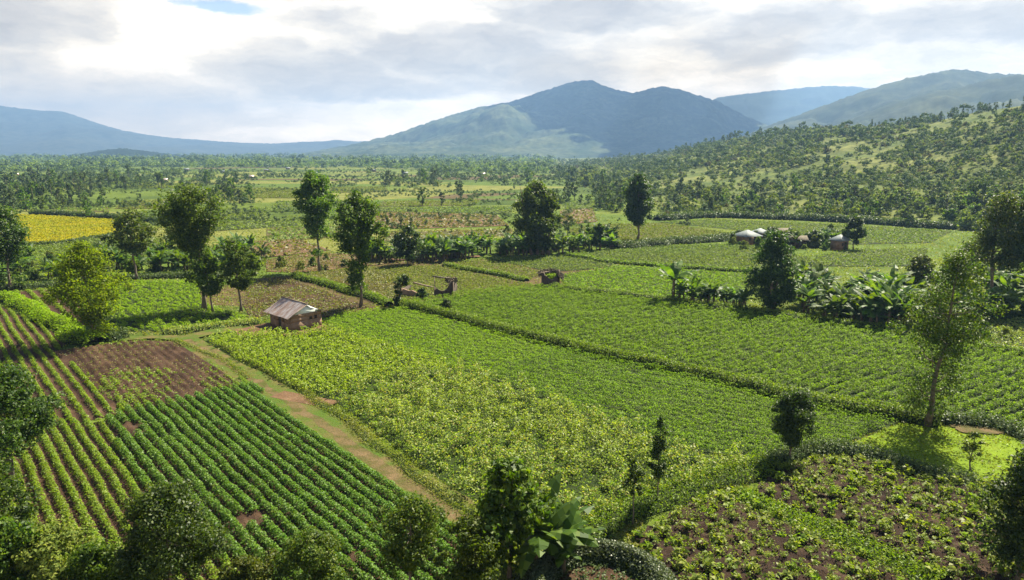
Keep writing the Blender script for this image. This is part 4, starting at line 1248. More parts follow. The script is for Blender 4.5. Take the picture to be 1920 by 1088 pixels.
scatter_stuff('undergrowth', P[far_c], K[far_c] * .65, CL_NEAR[1:4:2], M['brown_bush'], 'brownish dry scrub patches on the upper hillside', 'scrub')
scatter_stuff('undergrowth', P[far_k], K[far_k] * .85, CL_NEAR, M['tree_far'], 'dark scrub covering the upper hillside', 'scrub')
scatter_stuff('undergrowth', P[far_b], K[far_b] * .7, CL_NEAR[1:4:2], M['bush_lite'], 'pale green scrub covering the upper hillside', 'scrub')
# crest trees
pc = frng.uniform(1180, 1930, 70); Pc = hill_pt(pc, frng.uniform(.93, 1.0, 70))
for k in range(70):
    D = Pc[k, 1]
    o = obj('tree', TREES[frng.integers(6)], None, tuple(Pc[k] - np.array([0, 0, .3])))
    s = frng.uniform(.35, .95) * np.clip(D / 560, .8, 1.5); o.scale = (s * .8, s * .8, s); o.rotation_euler = (0, 0, frng.uniform(0, 6.28))
    tag(o, 'small tree standing out along the crest of the bushy hillside', 'tree', 'trees along the hill crest')

# valley trees
field_polys = [GP(q) for q in (YF, YG, YF2, P13, P14, P11, P10, P9, P8, P15, P7, P6, P12, F1)] + [GP(s[0]) for s in strips]
n = 8500
px = frng.uniform(-30, 1300, n)
Yv = np.exp(frng.uniform(math.log(165), math.log(900), n))
X = np.array([ray(a, 350)[0] for a in px]) * Yv
P = np.column_stack([X, Yv, np.zeros(n)])
wood = fbm(P, .011, 21, 3)
hedge_line = np.abs(((P[:, 1] * .9 + P[:, 0] * .3) / 42) % 1 - .5) > .42
thr = np.interp(Yv, [165, 300, 420, 700, 900], [.64, .59, .58, .58, .55])
keep = (wood > thr) | (hedge_line & (frng.random(n) < .22))
for qi, q in enumerate(field_polys): keep &= ~(inside(P, q) & ((qi < 14) | (frng.random(n) < .6)))
base_at = np.interp(px, hx, hb)
keep &= ~((px > 1035) & (Yv > base_at * .97))
P = P[keep]; sx_, sy_, dep_ = to_px(P)
K = (.28 + .85 * frng.random(len(P)) ** 1.8) * np.interp(P[:, 1], [165, 300, 900], [.55, .9, 1.3])
order = np.argsort(dep_ / K)
near = order[:290]; rest = order[290:]
for k in near:
    tall = frng.random() < .6
    me = (TREES if tall else BUSH)[frng.integers(len(TREES) if tall else len(BUSH))]
    o = obj('tree' if tall else 'bush', me, None, tuple(P[k]))
    s = K[k]; o.scale = (s, s, s * frng.uniform(.85, 1.25)); o.rotation_euler = (0, 0, frng.uniform(0, 6.28))
    if tall: tag(o, 'small tree among the plots of the valley floor', 'tree', 'trees scattered on the valley floor')
    else: tag(o, 'low bush among the plots of the valley floor', 'bush', 'bushes scattered on the valley floor')
dk = rest[::3]; lt = np.setdiff1d(rest, dk)
lt2 = lt[::2]; lt1 = np.setdiff1d(lt, lt2)
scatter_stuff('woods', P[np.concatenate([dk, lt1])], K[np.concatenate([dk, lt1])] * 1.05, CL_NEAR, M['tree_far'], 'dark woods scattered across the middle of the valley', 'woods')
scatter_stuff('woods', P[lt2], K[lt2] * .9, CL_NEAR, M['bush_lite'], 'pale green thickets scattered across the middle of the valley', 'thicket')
n = 14000
px = frng.uniform(-60, 1980, n)
Yv = np.exp(frng.uniform(math.log(800), math.log(3600), n))
X = np.array([ray(a, 320)[0] for a in px]) * Yv
P = np.column_stack([X, Yv, np.zeros(n)])
wood = fbm(P, .0035, 31, 4)
keep = wood > np.interp(Yv, [800, 1200, 2200], [.57, .55, .49])
keep &= ~((px > 1035) & (Yv > np.interp(px, hx, hb) * .95))
P = P[keep]; Yv = Yv[keep]
K = frng.uniform(.6, 1.3, len(P)) * np.interp(Yv, [800, 1500, 3600], [.85, 1.3, 2.0])
q = np.arange(len(P)) % 2 == 0
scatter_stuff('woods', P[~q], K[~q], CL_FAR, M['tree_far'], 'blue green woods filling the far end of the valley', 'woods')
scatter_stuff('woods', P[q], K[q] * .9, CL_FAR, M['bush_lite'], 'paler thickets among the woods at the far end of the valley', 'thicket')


hr = np.random.default_rng(123)
HPs, HKs = [], []
for i in range(75):
    px0 = hr.uniform(-30, 1240); Y0 = math.exp(hr.uniform(math.log(190), math.log(900)))
    if px0 > 1035 and Y0 > np.interp(px0, hx, hb) * .9: continue
    x0 = ray(px0, 350)[0] * Y0
    L = hr.uniform(25, 90) * (Y0 / 300) ** .5; an = (.12 if hr.random() < .75 else 1.3) + hr.normal(0, .12)
    m = int(L / 2.2)
    s_ = np.linspace(-L / 2, L / 2, m)
    q = np.column_stack([x0 + s_ * math.cos(an) + hr.normal(0, .5, m), Y0 + s_ * math.sin(an) + hr.normal(0, .5, m), np.zeros(m)])
    ok = np.ones(m, bool)
    for fp in field_polys[:14]: ok &= ~inside(q, fp)
    HPs.append(q[ok]); HKs.append(hr.uniform(.18, .42, ok.sum()) * (1 + .5 * (Y0 > 450)))
HPs = np.concatenate(HPs); HKs = np.concatenate(HKs)
scatter_stuff('hedgerows', HPs, HKs, CL_NEAR, M['tree_far'], 'dark hedgerows dividing the far plots of the valley', 'hedgerows')

# ------------------------------------------------------------------ mountains
def mountain(name, prof, Yfun, front, back, mat, label, namp, nscale, base=0.0, seed=1, npx=260, nt_=40, ridge=0.0, rough_top=0.0, pw=1.2):
    xs = np.array([p[0] for p in prof], float); ys = np.array([p[1] for p in prof], float)
    PX = np.linspace(xs[0], xs[-1], npx)
    T = np.concatenate([np.linspace(0, 1, nt_), np.linspace(1.08, 2, 10)])
    V = np.zeros((npx, len(T), 3))
    for i, p in enumerate(PX):
        yc = np.interp(p, xs, ys); Yc = Yfun(p)
        a, b = ray(p, yc); zc = H + b * Yc
        Y = np.where(T <= 1, Yc - front * (1 - T), Yc + back * (T - 1))
        s = np.where(T <= 1, T, 2 - T)
        z = base + (zc - base) * np.clip(s, 0, 1) ** pw
        V[i, :, 0] = a * Y; V[i, :, 1] = Y; V[i, :, 2] = z
    flat = V.reshape(-1, 3)
    nz = fbm(flat, nscale, seed, 5).reshape(npx, -1) - .5
    rg = np.abs(fbm(flat, nscale * .8, seed + 60, 4).reshape(npx, -1) - .5) * 2
    fade = np.clip(T * 3, 0, 1) * np.where(T > 1, 1, np.clip((1 - T) * 5, 0, 1))
    hfac = np.clip(V[:, :, 2] / 140, .1, 1)
    V[:, :, 2] += (nz * namp + (rg - .3) * ridge) * fade[None] * hfac
    if rough_top:
        V[:, :, 2] += rough_top * (fbm(flat, nscale * 22, seed + 5, 3).reshape(npx, -1) - .3) * np.clip(T * 4, 0, 1)[None]
    V[:, 0, 2] = base - 2
    return grid_obj(name, V, mat, label, 'mountain'), V


far_prof = [(470, 298), (560, 290), (640, 276), (690, 266), (740, 252), (800, 232), (850, 215), (900, 202), (960, 191), (1020, 171), (1060, 158), (1090, 152), (1112, 153), (1150, 168), (1185, 176), (1215, 168), (1245, 163), (1275, 169), (1310, 180), (1345, 190), (1390, 215), (1450, 250), (1520, 290), (1600, 300)]
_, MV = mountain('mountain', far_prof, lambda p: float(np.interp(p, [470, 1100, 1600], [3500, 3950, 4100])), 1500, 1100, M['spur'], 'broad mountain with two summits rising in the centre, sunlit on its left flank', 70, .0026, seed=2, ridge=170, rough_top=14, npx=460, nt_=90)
back_prof = [(1260, 292), (1300, 210), (1345, 184), (1400, 176), (1440, 172), (1500, 166), (1545, 162), (1600, 163), (1650, 170), (1720, 185), (1800, 200), (1950, 260)]
mountain('mountain', back_prof, lambda p: 5200, 1500, 1200, M['mount'], 'pale blue flat topped ridge behind the right hand mountains', 84, .002, seed=9, ridge=110, rough_top=13)
r_prof = [(1330, 290), (1380, 262), (1420, 245), (1460, 230), (1520, 208), (1580, 186), (1640, 165), (1700, 148), (1740, 140), (1780, 133), (1810, 132), (1850, 138), (1900, 141), (1960, 142), (2100, 150), (2400, 200)]
mountain('mountain', r_prof, lambda p: 2350, 1050, 850, M['mount2'], 'rounded green mountain at the upper right', 50, .0042, seed=12, ridge=78, rough_top=11, npx=300)
r2_prof = [(1500, 270), (1560, 240), (1620, 214), (1680, 192), (1740, 175), (1800, 165), (1850, 152), (1900, 143), (1930, 139), (2000, 134), (2200, 130), (2500, 180)]
mountain('mountain', r2_prof, lambda p: 1800, 800, 650, M['mount2'], 'nearer dark ridge at the right edge in front of the rounded mountain', 36, .0055, seed=15, ridge=58, rough_top=9, npx=260)
l_prof = [(-500, 190), (-300, 196), (-120, 196), (0, 199), (40, 204), (80, 208), (116, 209), (150, 220), (190, 234), (230, 245), (275, 253), (330, 260), (400, 265), (450, 268), (520, 270), (560, 267), (620, 265), (690, 266), (720, 270), (800, 280), (880, 297)]
mountain('mountain', l_prof, lambda p: 6100, 2000, 1500, M['mount_hazed'], 'pale blue long mountain on the left horizon', 84, .0017, seed=18, ridge=98, rough_top=10)
s_prof = [(-60, 298), (60, 297), (120, 293), (160, 288), (195, 282), (225, 279), (260, 282), (300, 288), (350, 293), (420, 297)]
mountain('hill', s_prof, lambda p: 2600, 450, 450, M['mount'], 'small dark wooded hill low on the left horizon', 11, .008, seed=21, rough_top=9, npx=160, nt_=24)

# ------------------------------------------------------------------ buildings
def mud_hut():
    cx, cy = G(547, 624)
    # local: x along gable wall, y along long wall (away)
    ang = math.atan2(.73, .68)
    root = empty('mud_hut', (cx, cy, 0), ang)
    tag(root, 'small mud walled hut with a rusty corrugated roof and a white gable', 'hut')
    W, Ld, wh, rise = 4.3, 5.3, 2.15, 1.15
    t = .2
    mb = MB()
    # walls with real openings: front gable has two windows, left long wall one door and a window
    def wall(p0, p1, z0, z1, holes):
        """wall from p0 to p1 (2d), holes = (a0,a1,h0,h1) along it"""
        p0 = np.array(p0, float); p1 = np.array(p1, float); L = np.linalg.norm(p1 - p0); d = (p1 - p0) / L
        a = math.atan2(d[1], d[0])
        xs = sorted({0, L, *[h[0] for h in holes], *[h[1] for h in holes]}); zs = sorted({z0, z1, *[h[2] for h in holes], *[h[3] for h in holes]})
        for i in range(len(xs) - 1):
            for j in range(len(zs) - 1):
                xm = (xs[i] + xs[i + 1]) / 2; zm = (zs[j] + zs[j + 1]) / 2
                if any(h[0] < xm < h[1] and h[2] < zm < h[3] for h in holes): continue
                c = p0 + d * xm
                mb.box((c[0], c[1], zm), (xs[i + 1] - xs[i], t, zs[j + 1] - zs[j]), a)
    wall((0, t / 2), (W, t / 2), 0, wh, [(2.55, 3.0, 1.2, 1.62), (3.25, 3.7, 1.2, 1.68)])
    wall((0, Ld - t / 2), (W, Ld - t / 2), 0, wh, [])
    wall((t / 2, t), (t / 2, Ld - t), 0, wh, [(1.55, 1.95, 1.05, 1.6), (2.3, 3.1, 0, 1.85)])
    wall((W - t / 2, t), (W - t / 2, Ld - t), 0, wh, [])
    # rear gable in mud
    mb.add([(0, Ld, wh), (W, Ld, wh), (W / 2, Ld, wh + rise), (0, Ld - t, wh), (W, Ld - t, wh), (W / 2, Ld - t, wh + rise)], [(0, 2, 1), (3, 4, 5), (0, 3, 5, 2), (1, 2, 5, 4)])
    mb.build('wall', M['mud'], root)
    g = MB()
    g.add([(.05, .02, wh), (W - .05, .02, wh), (W / 2, .02, wh + rise), (.05, .08, wh), (W - .05, .08, wh), (W / 2, .08, wh + rise)], [(0, 1, 2), (3, 5, 4), (0, 2, 5, 3), (1, 4, 5, 2), (0, 3, 4, 1)])
    g.build('gable', M['white'], root)
    d = MB().box((.12, t + 2.7, .92), (.05, .78, 1.83)); dd = d.build('door', M['shutter'], root)
    MB().box((.085, t + 2.42, .95), (.03, .05, .14)).build('handle', M['timber'], dd)
    for (x0, x1, z0, z1) in ((2.55, 3.0, 1.2, 1.62), (3.25, 3.7, 1.2, 1.68)):
        w = MB().box(((x0 + x1) / 2, .14, (z0 + z1) / 2), (x1 - x0 - .01, .03, z1 - z0 - .01)).build('window', M['shutter'], root)
        MB().box(((x0 + x1) / 2, -.025, z0 - .03), (x1 - x0 + .12, .05, .06)).build('sill', M['timber'], w)
    MB().box((.13, t + 1.75, 1.325), (.03, .39, .54)).build('window', M['shutter'], root)
    # two corrugated roof slopes with overhang
    ov = .62; ovg = .34
    sl = math.atan2(rise, W / 2)
    Ls = (W / 2 + ov) / math.cos(sl)
    rb = MB()
    for side in (-1, 1):
        ny = 150; nx = 8
        yy = np.linspace(-ovg, Ld + .45, ny); u = np.linspace(0, Ls, nx)
        sag = .03
        VV = []
        for j in range(ny):
            cor = .028 * math.cos(yy[j] / .16 * 2 * math.pi) + .02 * math.sin(yy[j] * 2.1 + side)
            for i in range(nx):
                x = W / 2 + side * u[i] * math.cos(sl)
                z = wh + rise + .07 - u[i] * math.sin(sl) + cor - sag * math.sin(math.pi * u[i] / Ls)
                VV.append((x, yy[j], z))
        Q = [(j * nx + i, j * nx + i + 1, (j + 1) * nx + i + 1, (j + 1) * nx + i) for j in range(ny - 1) for i in range(nx - 1)]
        rb.add(VV, Q)
    roof = rb.build('roof', M['rust'], root, True)
    rp = MB()
    rp.tube(np.array([(W / 2, -ovg - .05, wh + rise + .10), (W / 2, Ld + .5, wh + rise + .11)]), [.07, .07], 6)
    rp.build('ridge_cap', M['timber'], roof, True)
    for side in (-1, 1):
        x1 = W / 2 + side * Ls * math.cos(sl); z1 = wh + rise + .02 - Ls * math.sin(sl)
        MB().tube(np.array([(W / 2, -ovg + .03, wh + rise - .0), (x1, -ovg + .03, z1)]), [.05, .04], 5).build('barge_pole', M['timber'], roof, True)
    for yy in (.6, 1.9, 3.2, 4.5):
        MB().tube(np.array([(W / 2 - Ls * math.cos(sl) + .02, yy, wh + rise - .04 - Ls * math.sin(sl)), (.2, yy, wh + .06)]), [.04, .04], 5).build('rafter', M['timber'], roof, True)
mud_hut()


def tin_house(px, py, w, d, wh, rise, rz, label, roof_mat='tin', gable=False, name='house', group=None, wall='mud'):
    x, y = G(px, py)
    root = empty(name, (x, y, 0), rz)
    tag(root, label, 'house', group)
    t = .2
    mb = MB()
    mb.box((0, -d / 2 + t / 2, wh / 2), (w, t, wh)).box((0, d / 2 - t / 2, wh / 2), (w, t, wh))
    mb.box((-w / 2 + t / 2, 0, wh / 2), (t, d - 2 * t, wh)).box((w / 2 - t / 2, 0, wh / 2), (t, d - 2 * t, wh))
    if gable:
        mb.add([(-w / 2, -d / 2, wh), (-w / 2, d / 2, wh), (-w / 2, 0, wh + rise), (-w / 2 + t, -d / 2, wh), (-w / 2 + t, d / 2, wh), (-w / 2 + t, 0, wh + rise)], [(0, 2, 1), (3, 4, 5), (0, 3, 5, 2), (1, 2, 5, 4)])
        mb.add([(w / 2, -d / 2, wh), (w / 2, d / 2, wh), (w / 2, 0, wh + rise), (w / 2 - t, -d / 2, wh), (w / 2 - t, d / 2, wh), (w / 2 - t, 0, wh + rise)], [(0, 1, 2), (3, 5, 4), (0, 2, 5, 3), (1, 4, 5, 2)])
    mb.build('wall', M[wall], root)
    o = .5
    rl = max(0, w - d) / 2 if not gable else w / 2 + o
    z0 = wh - .12; z1 = wh + rise
    e = .05
    V = [(-w / 2 - o, -d / 2 - o, z0), (w / 2 + o, -d / 2 - o, z0), (w / 2 + o, d / 2 + o, z0), (-w / 2 - o, d / 2 + o, z0), (-rl - .01, 0, z1), (rl + .01, 0, z1)]
    V2 = [(a, b, c + e) for a, b, c in V]
    MB().add(V + V2, [(6, 7, 11, 10), (7, 8, 11), (8, 9, 10, 11), (9, 6, 10), (0, 4, 5, 1), (1, 5, 2), (2, 5, 4, 3), (3, 4, 0), (0, 1, 7, 6), (1, 2, 8, 7), (2, 3, 9, 8), (3, 0, 6, 9)] if not gable else
             [(6, 7, 11, 10), (8, 9, 10, 11), (0, 4, 5, 1), (2, 5, 4, 3), (0, 1, 7, 6), (2, 3, 9, 8), (1, 5, 11, 7), (5, 2, 8, 11), (0, 6, 10, 4), (4, 10, 9, 3)]).build('roof', M[roof_mat], root)
    MB().box((w * .12, -d / 2 - .02, .95), (.85, .06, 1.9)).build('door', M['shutter'], root)
    MB().box((-w * .25, -d / 2 - .02, 1.4), (.7, .06, .7)).build('window', M['shutter'], root)
    return root


tin_house(1400, 457, 4.5, 4.2, 2.1, 1.3, .45, 'larger house with a pale green grey pyramid roof beside the reedy hedge')
tin_house(1424, 451, 3.4, 3.0, 2.1, 1.0, .2, 'second tin roofed house half behind the larger pyramid roof')
tin_house(1462, 449, 3.4, 3.0, 2.0, .9, .1, 'dark walled house with a brown roof behind the massive dark tree', 'thatch', True, wall='mud_dark')
plant_tree(1448, 455, 424, 452, 26, 'tree_dark', 'small dark tree between the pyramid roofed house and the brown roofed house', n_cl=16, per=50)
plant_tree(1482, 460, 430, 456, 30, 'tree_mid', 'small green tree just right of the brown roofed house', n_cl=16, per=50)
plant_tree(1520, 462, 432, 458, 34, 'tree_dark', 'bushy tree midway between the brown roofed house and the lone rounded tree', n_cl=18, per=50)
tin_house(1494, 464, 3.2, 2.8, 2.0, .8, -.1, 'low mud house among banana plants between the tin roofed houses', 'thatch', True, wall='mud_dark')
tin_house(1573, 468, 2.7, 2.7, 2.3, 1.2, .5, 'small square house with a bright pyramid roof by the lone rounded tree')
fr = np.random.default_rng(41)
for (px, py) in [(205, 343), (308, 342), (262, 334), (198, 315), (470, 335), (500, 322), (420, 325), (30, 330), (590, 328), (700, 322), (760, 328), (905, 330), (350, 320), (540, 318)]:
    tin_house(px, py, fr.uniform(4, 5.5), fr.uniform(3.2, 4), 2.0, 1.0, fr.uniform(-.5, .5), 'tiny farmhouse among trees far out on the valley floor', fr.choice(['tin', 'tin', 'tin', 'rust']), True, group='tiny farmhouses in the valley')


def ruin():
    x, y = G(800, 560)
    root = empty('ruined_hut', (x, y, 0))
    tag(root, 'roofless ruin of mud walls with fallen timbers among yellow green weeds', 'ruin')
    sc_ = depth_at(800, 560) / F
    def loc(px, py):
        a = np.array(G(px, py)); return a[0] - x, a[1] - y
    def broken_wall(p0, p1, hs, mat, t=.3):
        p0 = np.array(loc(*p0)); p1 = np.array(loc(*p1)); n = len(hs)
        d = (p1 - p0); L = np.linalg.norm(d); nn = np.array([-d[1], d[0]]) / L * t / 2
        V = []
        for i in range(n):
            c = p0 + d * i / (n - 1)
            V += [(*(c - nn), 0), (*(c + nn), 0), (*(c + nn), hs[i]), (*(c - nn), hs[i])]
        Q = [(0, 1, 2, 3)]
        for i in range(n - 1):
            a = i * 4; b = a + 4
            Q += [(a, b, b + 3, a + 3), (a + 1, a + 2, b + 2, b + 1), (a + 2, a + 3, b + 3, b + 2)]
        Q.append(((n - 1) * 4, (n - 1) * 4 + 3, (n - 1) * 4 + 2, (n - 1) * 4 + 1))
        return MB().add(V, Q).build('wall', M[mat], root)
    broken_wall((814, 556), (848, 555), [1.5, 1.3, 1.0, .85, .9, 1.2, 1.9, 2.2], 'mud_dark')
    broken_wall((753, 555), (788, 557), [1.2, 1.15, 1.0, .9, 1.0, .8, .6, .5], 'mud')
    broken_wall((848, 554), (856, 545), [2.2, 1.8, 1.5, 1.0], 'mud_dark')
    broken_wall((754, 554), (770, 541), [1.2, .9, .8, .6], 'mud_dark')
    def beam(a, za, b, zb, r0, mat='timber', name='beam'):
        pa = loc(*a); pb = loc(*b)
        p0 = np.array([*pa, za]); p1 = np.array([*pb, zb])
        MB().tube(np.array([p0, (p0 + p1) / 2 + np.array([0, 0, -.05]), p1]), [r0, r0 * .9, r0 * .7], 6).build(name, M[mat], root, True)
    beam((776, 552), 1.9, (812, 556), 1.5, .14)
    beam((812, 552), 2.9, (846, 548), 2.3, .16, 'thatch')
    beam((848, 554), 2.4, (836, 552), 1.2, .07)
    beam((852, 549), 0, (853, 549), 2.5, .10, 'timber', 'post')
    beam((816, 552), 0, (815, 552), 2.8, .09, 'timber', 'post')
    # remnant of thatch along the right beam
    p = np.array(loc(846, 550)); r = np.random.default_rng(3)
    n = 260
    C = np.column_stack([p[0] + r.uniform(-.9, 1.0, n), p[1] + r.normal(0, .25, n), 2.1 + r.normal(0, .18, n)])
    N = r.normal(size=(n, 3)); N[:, 2] += .4
    obj('thatch', quad_mesh('thatch', leaves(C, N, .45, .18, r=r), M['thatch']), root)
ruin()


def thatch_ruin():
    x, y = G(1032, 534)
    root = empty('ruined_hut', (x, y, 0))
    tag(root, 'collapsed round hut with dark walls and a sagging thatch rim', 'ruin')
    r = np.random.default_rng(4)
    k = 40
    a = np.arange(k) * 2 * math.pi / k
    Rr = 1.55
    hgt = 1.7 + .5 * np.sin(a * 2 + .6) + .25 * np.sin(a * 5) + r.normal(0, .06, k)
    hgt[(a > 3.9) & (a < 4.5)] *= .8
    V = []
    for i in range(k):
        for rad, z in ((Rr, 0), (Rr - .02, hgt[i]), (Rr - .25, hgt[i]), (Rr - .25, 0)):
            V.append((rad * math.cos(a[i]), rad * math.sin(a[i]), z))
    Q = [(i * 4 + j, ((i + 1) % k) * 4 + j, ((i + 1) % k) * 4 + (j + 1), i * 4 + (j + 1)) for i in range(k) for j in range(3)]
    MB().add(V, Q).build('wall', M['mud_dark'], root)
    # sagging rim of thatch: an arched band from left eave over to the right
    m = 1400
    u = r.random(m)
    bx = -2.0 + 4.2 * u; by = .7 + .3 * np.sin(u * 3); bz = 1.75 + .40 * np.sin(u * math.pi) - .9 * np.clip(u - .75, 0, 1) * 4 * .5
    C = np.column_stack([bx + r.normal(0, .12, m), by + r.normal(0, .3, m), bz + r.normal(0, .22, m)])
    N = r.normal(size=(m, 3)) * .6; N[:, 2] += .8
    obj('thatch', quad_mesh('thatch', leaves(C, N, .38, .14, r=r), M['thatch']), root)
    m = 700
    C = np.column_stack([r.uniform(1.1, 2.1, m), r.normal(-.2, .5, m), 0 * r.random(m)]); C[:, 2] = 2.1 - (C[:, 0] - 1.1) * .9 + r.normal(0, .12, m)
    N = r.normal(size=(m, 3)) * .6; N[:, 0] += .6; N[:, 2] += .6
    obj('thatch', quad_mesh('thatch', leaves(C, N, .36, .14, r=r), M['thatch']), root)
    MB().tube(np.array([(-2.2, -.2, 1.9), (-1.2, .1, 2.1), (-.2, .4, 2.25)]), [.09, .09, .08], 6).build('beam', M['timber'], root, True)
    MB().tube(np.array([(1.6, .6, 0), (1.55, .7, 2.5)]), [.08, .06], 6).build('post', M['timber'], root, True)
    m = 900
    aa = r.uniform(0, 6.28, m); q = np.sqrt(r.random(m)) * 1.2
    C = np.column_stack([q * np.cos(aa), q * np.sin(aa), r.uniform(.6, 2.0, m)])
    N = r.normal(size=(m, 3)) * .7; N[:, 2] += .6
    o = obj('weeds', quad_mesh('weeds', leaves(C + np.array([x, y, 0]), N, .28, .18, r=r), M['bright_crop']))
    tag(o, 'yellow green weeds growing inside the collapsed round hut', 'weeds', kind='stuff')
thatch_ruin()

# ------------------------------------------------------------------ cloud over the mountain
SUN_AZ, SUN_EL = R_(40), R_(50)
def cloud():
    r = np.random.default_rng(8)
    sv = np.array([math.sin(SUN_AZ) * math.cos(SUN_EL), math.cos(SUN_AZ) * math.cos(SUN_EL), math.sin(SUN_EL)])
    pxs = np.linspace(470, 1600, 460); T = np.concatenate([np.linspace(0, 1, 90), np.linspace(1.08, 2, 10)])
    edge = [(925, 1.0), (965, .86), (1010, .72), (1050, .56), (1100, .40), (1150, .22), (1190, 0.0), (1330, 0.0), (1400, 0), (1400, .8), (1380, 1.25), (1250, 1.3), (1060, 1.3), (940, 1.25)]
    z = 1500.0
    pts = []
    for p, t in edge:
        q = MV[np.abs(pxs - p).argmin(), np.abs(T - t).argmin()]
        pts.append((q + sv * (z - q[2]) / sv[2])[:2])
    pts = np.array(pts)
    lo_, hi_ = pts.min(0), pts.max(0)
    g = np.stack(np.meshgrid(np.arange(lo_[0], hi_[0], 75), np.arange(lo_[1], hi_[1], 75)), -1).reshape(-1, 2)
    g = g[inside(g, pts)] + 0
    g = g + r.normal(0, 18, g.shape)
    fr_ = []
    for i in range(len(pts)):
        a, b = pts[i], pts[(i + 1) % len(pts)]
        for k in range(int(np.linalg.norm(b - a) / 28)):
            fr_.append(a + (b - a) * r.random() + r.normal(0, 85, 2))
    n_full = len(g); g = np.concatenate([g, np.array(fr_)])
    nu, nv = 12, 7
    u = np.arange(nu) * 2 * math.pi / nu; v = np.linspace(-math.pi / 2, math.pi / 2, nv)
    uu, vv = np.meshgrid(u, v)
    S = np.stack([np.cos(vv) * np.cos(uu), np.cos(vv) * np.sin(uu), np.sin(vv)], -1).reshape(-1, 3)
    I = np.arange(nu * nv).reshape(nv, nu)
    Q = np.array([(I[a, b], I[a, (b + 1) % nu], I[a + 1, (b + 1) % nu], I[a + 1, b]) for a in range(nv - 1) for b in range(nu)])
    mb = MB()
    for qi, q in enumerate(g):
        R0 = r.uniform(65, 105) if qi < n_full else r.uniform(14, 42)
        mb.quads(S * np.array([R0, R0, R0 * .75]) * (1 + .12 * r.normal(size=(len(S), 1))) + np.array([q[0], q[1], z + r.normal(0, 25)]), Q)
    o = mb.build('cloud', M['cloud'], None, True)
    tag(o, 'broad white cloud hanging over the central mountain and shading it', 'cloud', kind='structure')
M['cloud'] = plain_mat('cloud_white', (.75, .76, .78), (.85, .85, .86), .01, 1.0, 0, 0.0, 0.0)
cloud()

# ------------------------------------------------------------------ haze
hz = MB().box((0, 3450, 279), (12600, 9000, 560))
haze = hz.build('haze', [])
tag(haze, 'pale blue haze over the whole valley', 'haze', kind='stuff')
hm, nt, out = new_mat('haze_air')
pv = nd(nt, 'ShaderNodeVolumePrincipled')
pv.inputs['Color'].default_value = (.235, .41, .71, 1)
pv.inputs['Density'].default_value = 1.65e-4
pv.inputs['Anisotropy'].default_value = 0.25
nt.links.new(pv.outputs[0], out.inputs['Volume'])
haze.data.materials.clear(); haze.data.materials.append(hm)

# ------------------------------------------------------------------ light
SUN_AZ, SUN_EL = R_(40), R_(50)
s = Vector((math.sin(SUN_AZ) * math.cos(SUN_EL), math.cos(SUN_AZ) * math.cos(SUN_EL), math.sin(SUN_EL)))
ld = bpy.data.lights.new('sun', 'SUN')
ld.energy = 5.0
ld.angle = R_(0.5)
ld.color = (1.0, .92, .73)
lo = bpy.data.objects.new('sun', ld)
col.objects.link(lo)
lo.location = (0, 0, 300)
lo.rotation_euler = s.to_track_quat('Z', 'Y').to_euler()

w = bpy.data.worlds.new('World')
scene.world = w
w.use_nodes = True
nt = w.node_tree
nt.nodes.clear()
wout = nd(nt, 'ShaderNodeOutputWorld')
bg = nd(nt, 'ShaderNodeBackground')
bg.inputs['Strength'].default_value = 0.05
nt.links.new(bg.outputs[0], wout.inputs[0])
sky = nd(nt, 'ShaderNodeTexSky', sky_type='NISHITA')
sky.sun_disc = False
sky.sun_elevation = SUN_EL
sky.sun_rotation = SUN_AZ
sky.altitude = 1200
sky.air_density = 1.0
sky.dust_density = 1.5
tc = nd(nt, 'ShaderNodeTexCoord')
sep = nd(nt, 'ShaderNodeSeparateXYZ')
nt.links.new(tc.outputs['Generated'], sep.inputs[0])
X, Y, Z = sep.outputs
az = math_(nt, 'ARCTAN2', X, Y)
hyp = math_(nt, 'SQRT', math_(nt, 'ADD', math_(nt, 'MULTIPLY', X, X), math_(nt, 'MULTIPLY', Y, Y)))
el = math_(nt, 'DIVIDE', Z, math_(nt, 'MAXIMUM', hyp, .02))
cv = nd(nt, 'ShaderNodeCombineXYZ')
nt.links.new(az, cv.inputs[0]); nt.links.new(el, cv.inputs[1])


def azel(px, py):
    a, b = ray(px, py)
    return math.atan(a), b / math.sqrt(1 + a * a)


# warp
mp = nd(nt, 'ShaderNodeMapping'); mp.inputs['Scale'].default_value = (6, 15, 1)
nt.links.new(cv.outputs[0], mp.inputs[0])
wn = noise(nt, mp.outputs[0], 1.0, 9, .66)
wv = nd(nt, 'ShaderNodeVectorMath', operation='SUBTRACT'); nt.links.new(wn.outputs['Color'], wv.inputs[0]); wv.inputs[1].default_value = (.5, .5, .5)
ws = nd(nt, 'ShaderNodeVectorMath', operation='MULTIPLY_ADD'); nt.links.new(wv.outputs[0], ws.inputs[0]); ws.inputs[1].default_value = (.17, .06, 0); nt.links.new(cv.outputs[0], ws.inputs[2])
WP = ws.outputs[0]


def blob(px, py, wx, wy, soft=.7):
    a, e = azel(px, py)
    v = nd(nt, 'ShaderNodeVectorMath', operation='SUBTRACT'); nt.links.new(WP, v.inputs[0]); v.inputs[1].default_value = (a, e, 0)
    q = nd(nt, 'ShaderNodeVectorMath', operation='MULTIPLY'); nt.links.new(v.outputs[0], q.inputs[0]); q.inputs[1].default_value = (F / wx, F / wy, 0)
    l = nd(nt, 'ShaderNodeVectorMath', operation='LENGTH'); nt.links.new(q.outputs[0], l.inputs[0])
    mr = nd(nt, 'ShaderNodeMapRange', interpolation_type='SMOOTHSTEP')
    nt.links.new(l.outputs['Value'], mr.inputs[0])
    mr.inputs[1].default_value = 1.0 + .45 * soft; mr.inputs[2].default_value = max(0, 1.0 - .55 * soft)
    mr.inputs[3].default_value = 0; mr.inputs[4].default_value = 1
    return mr.outputs[0]


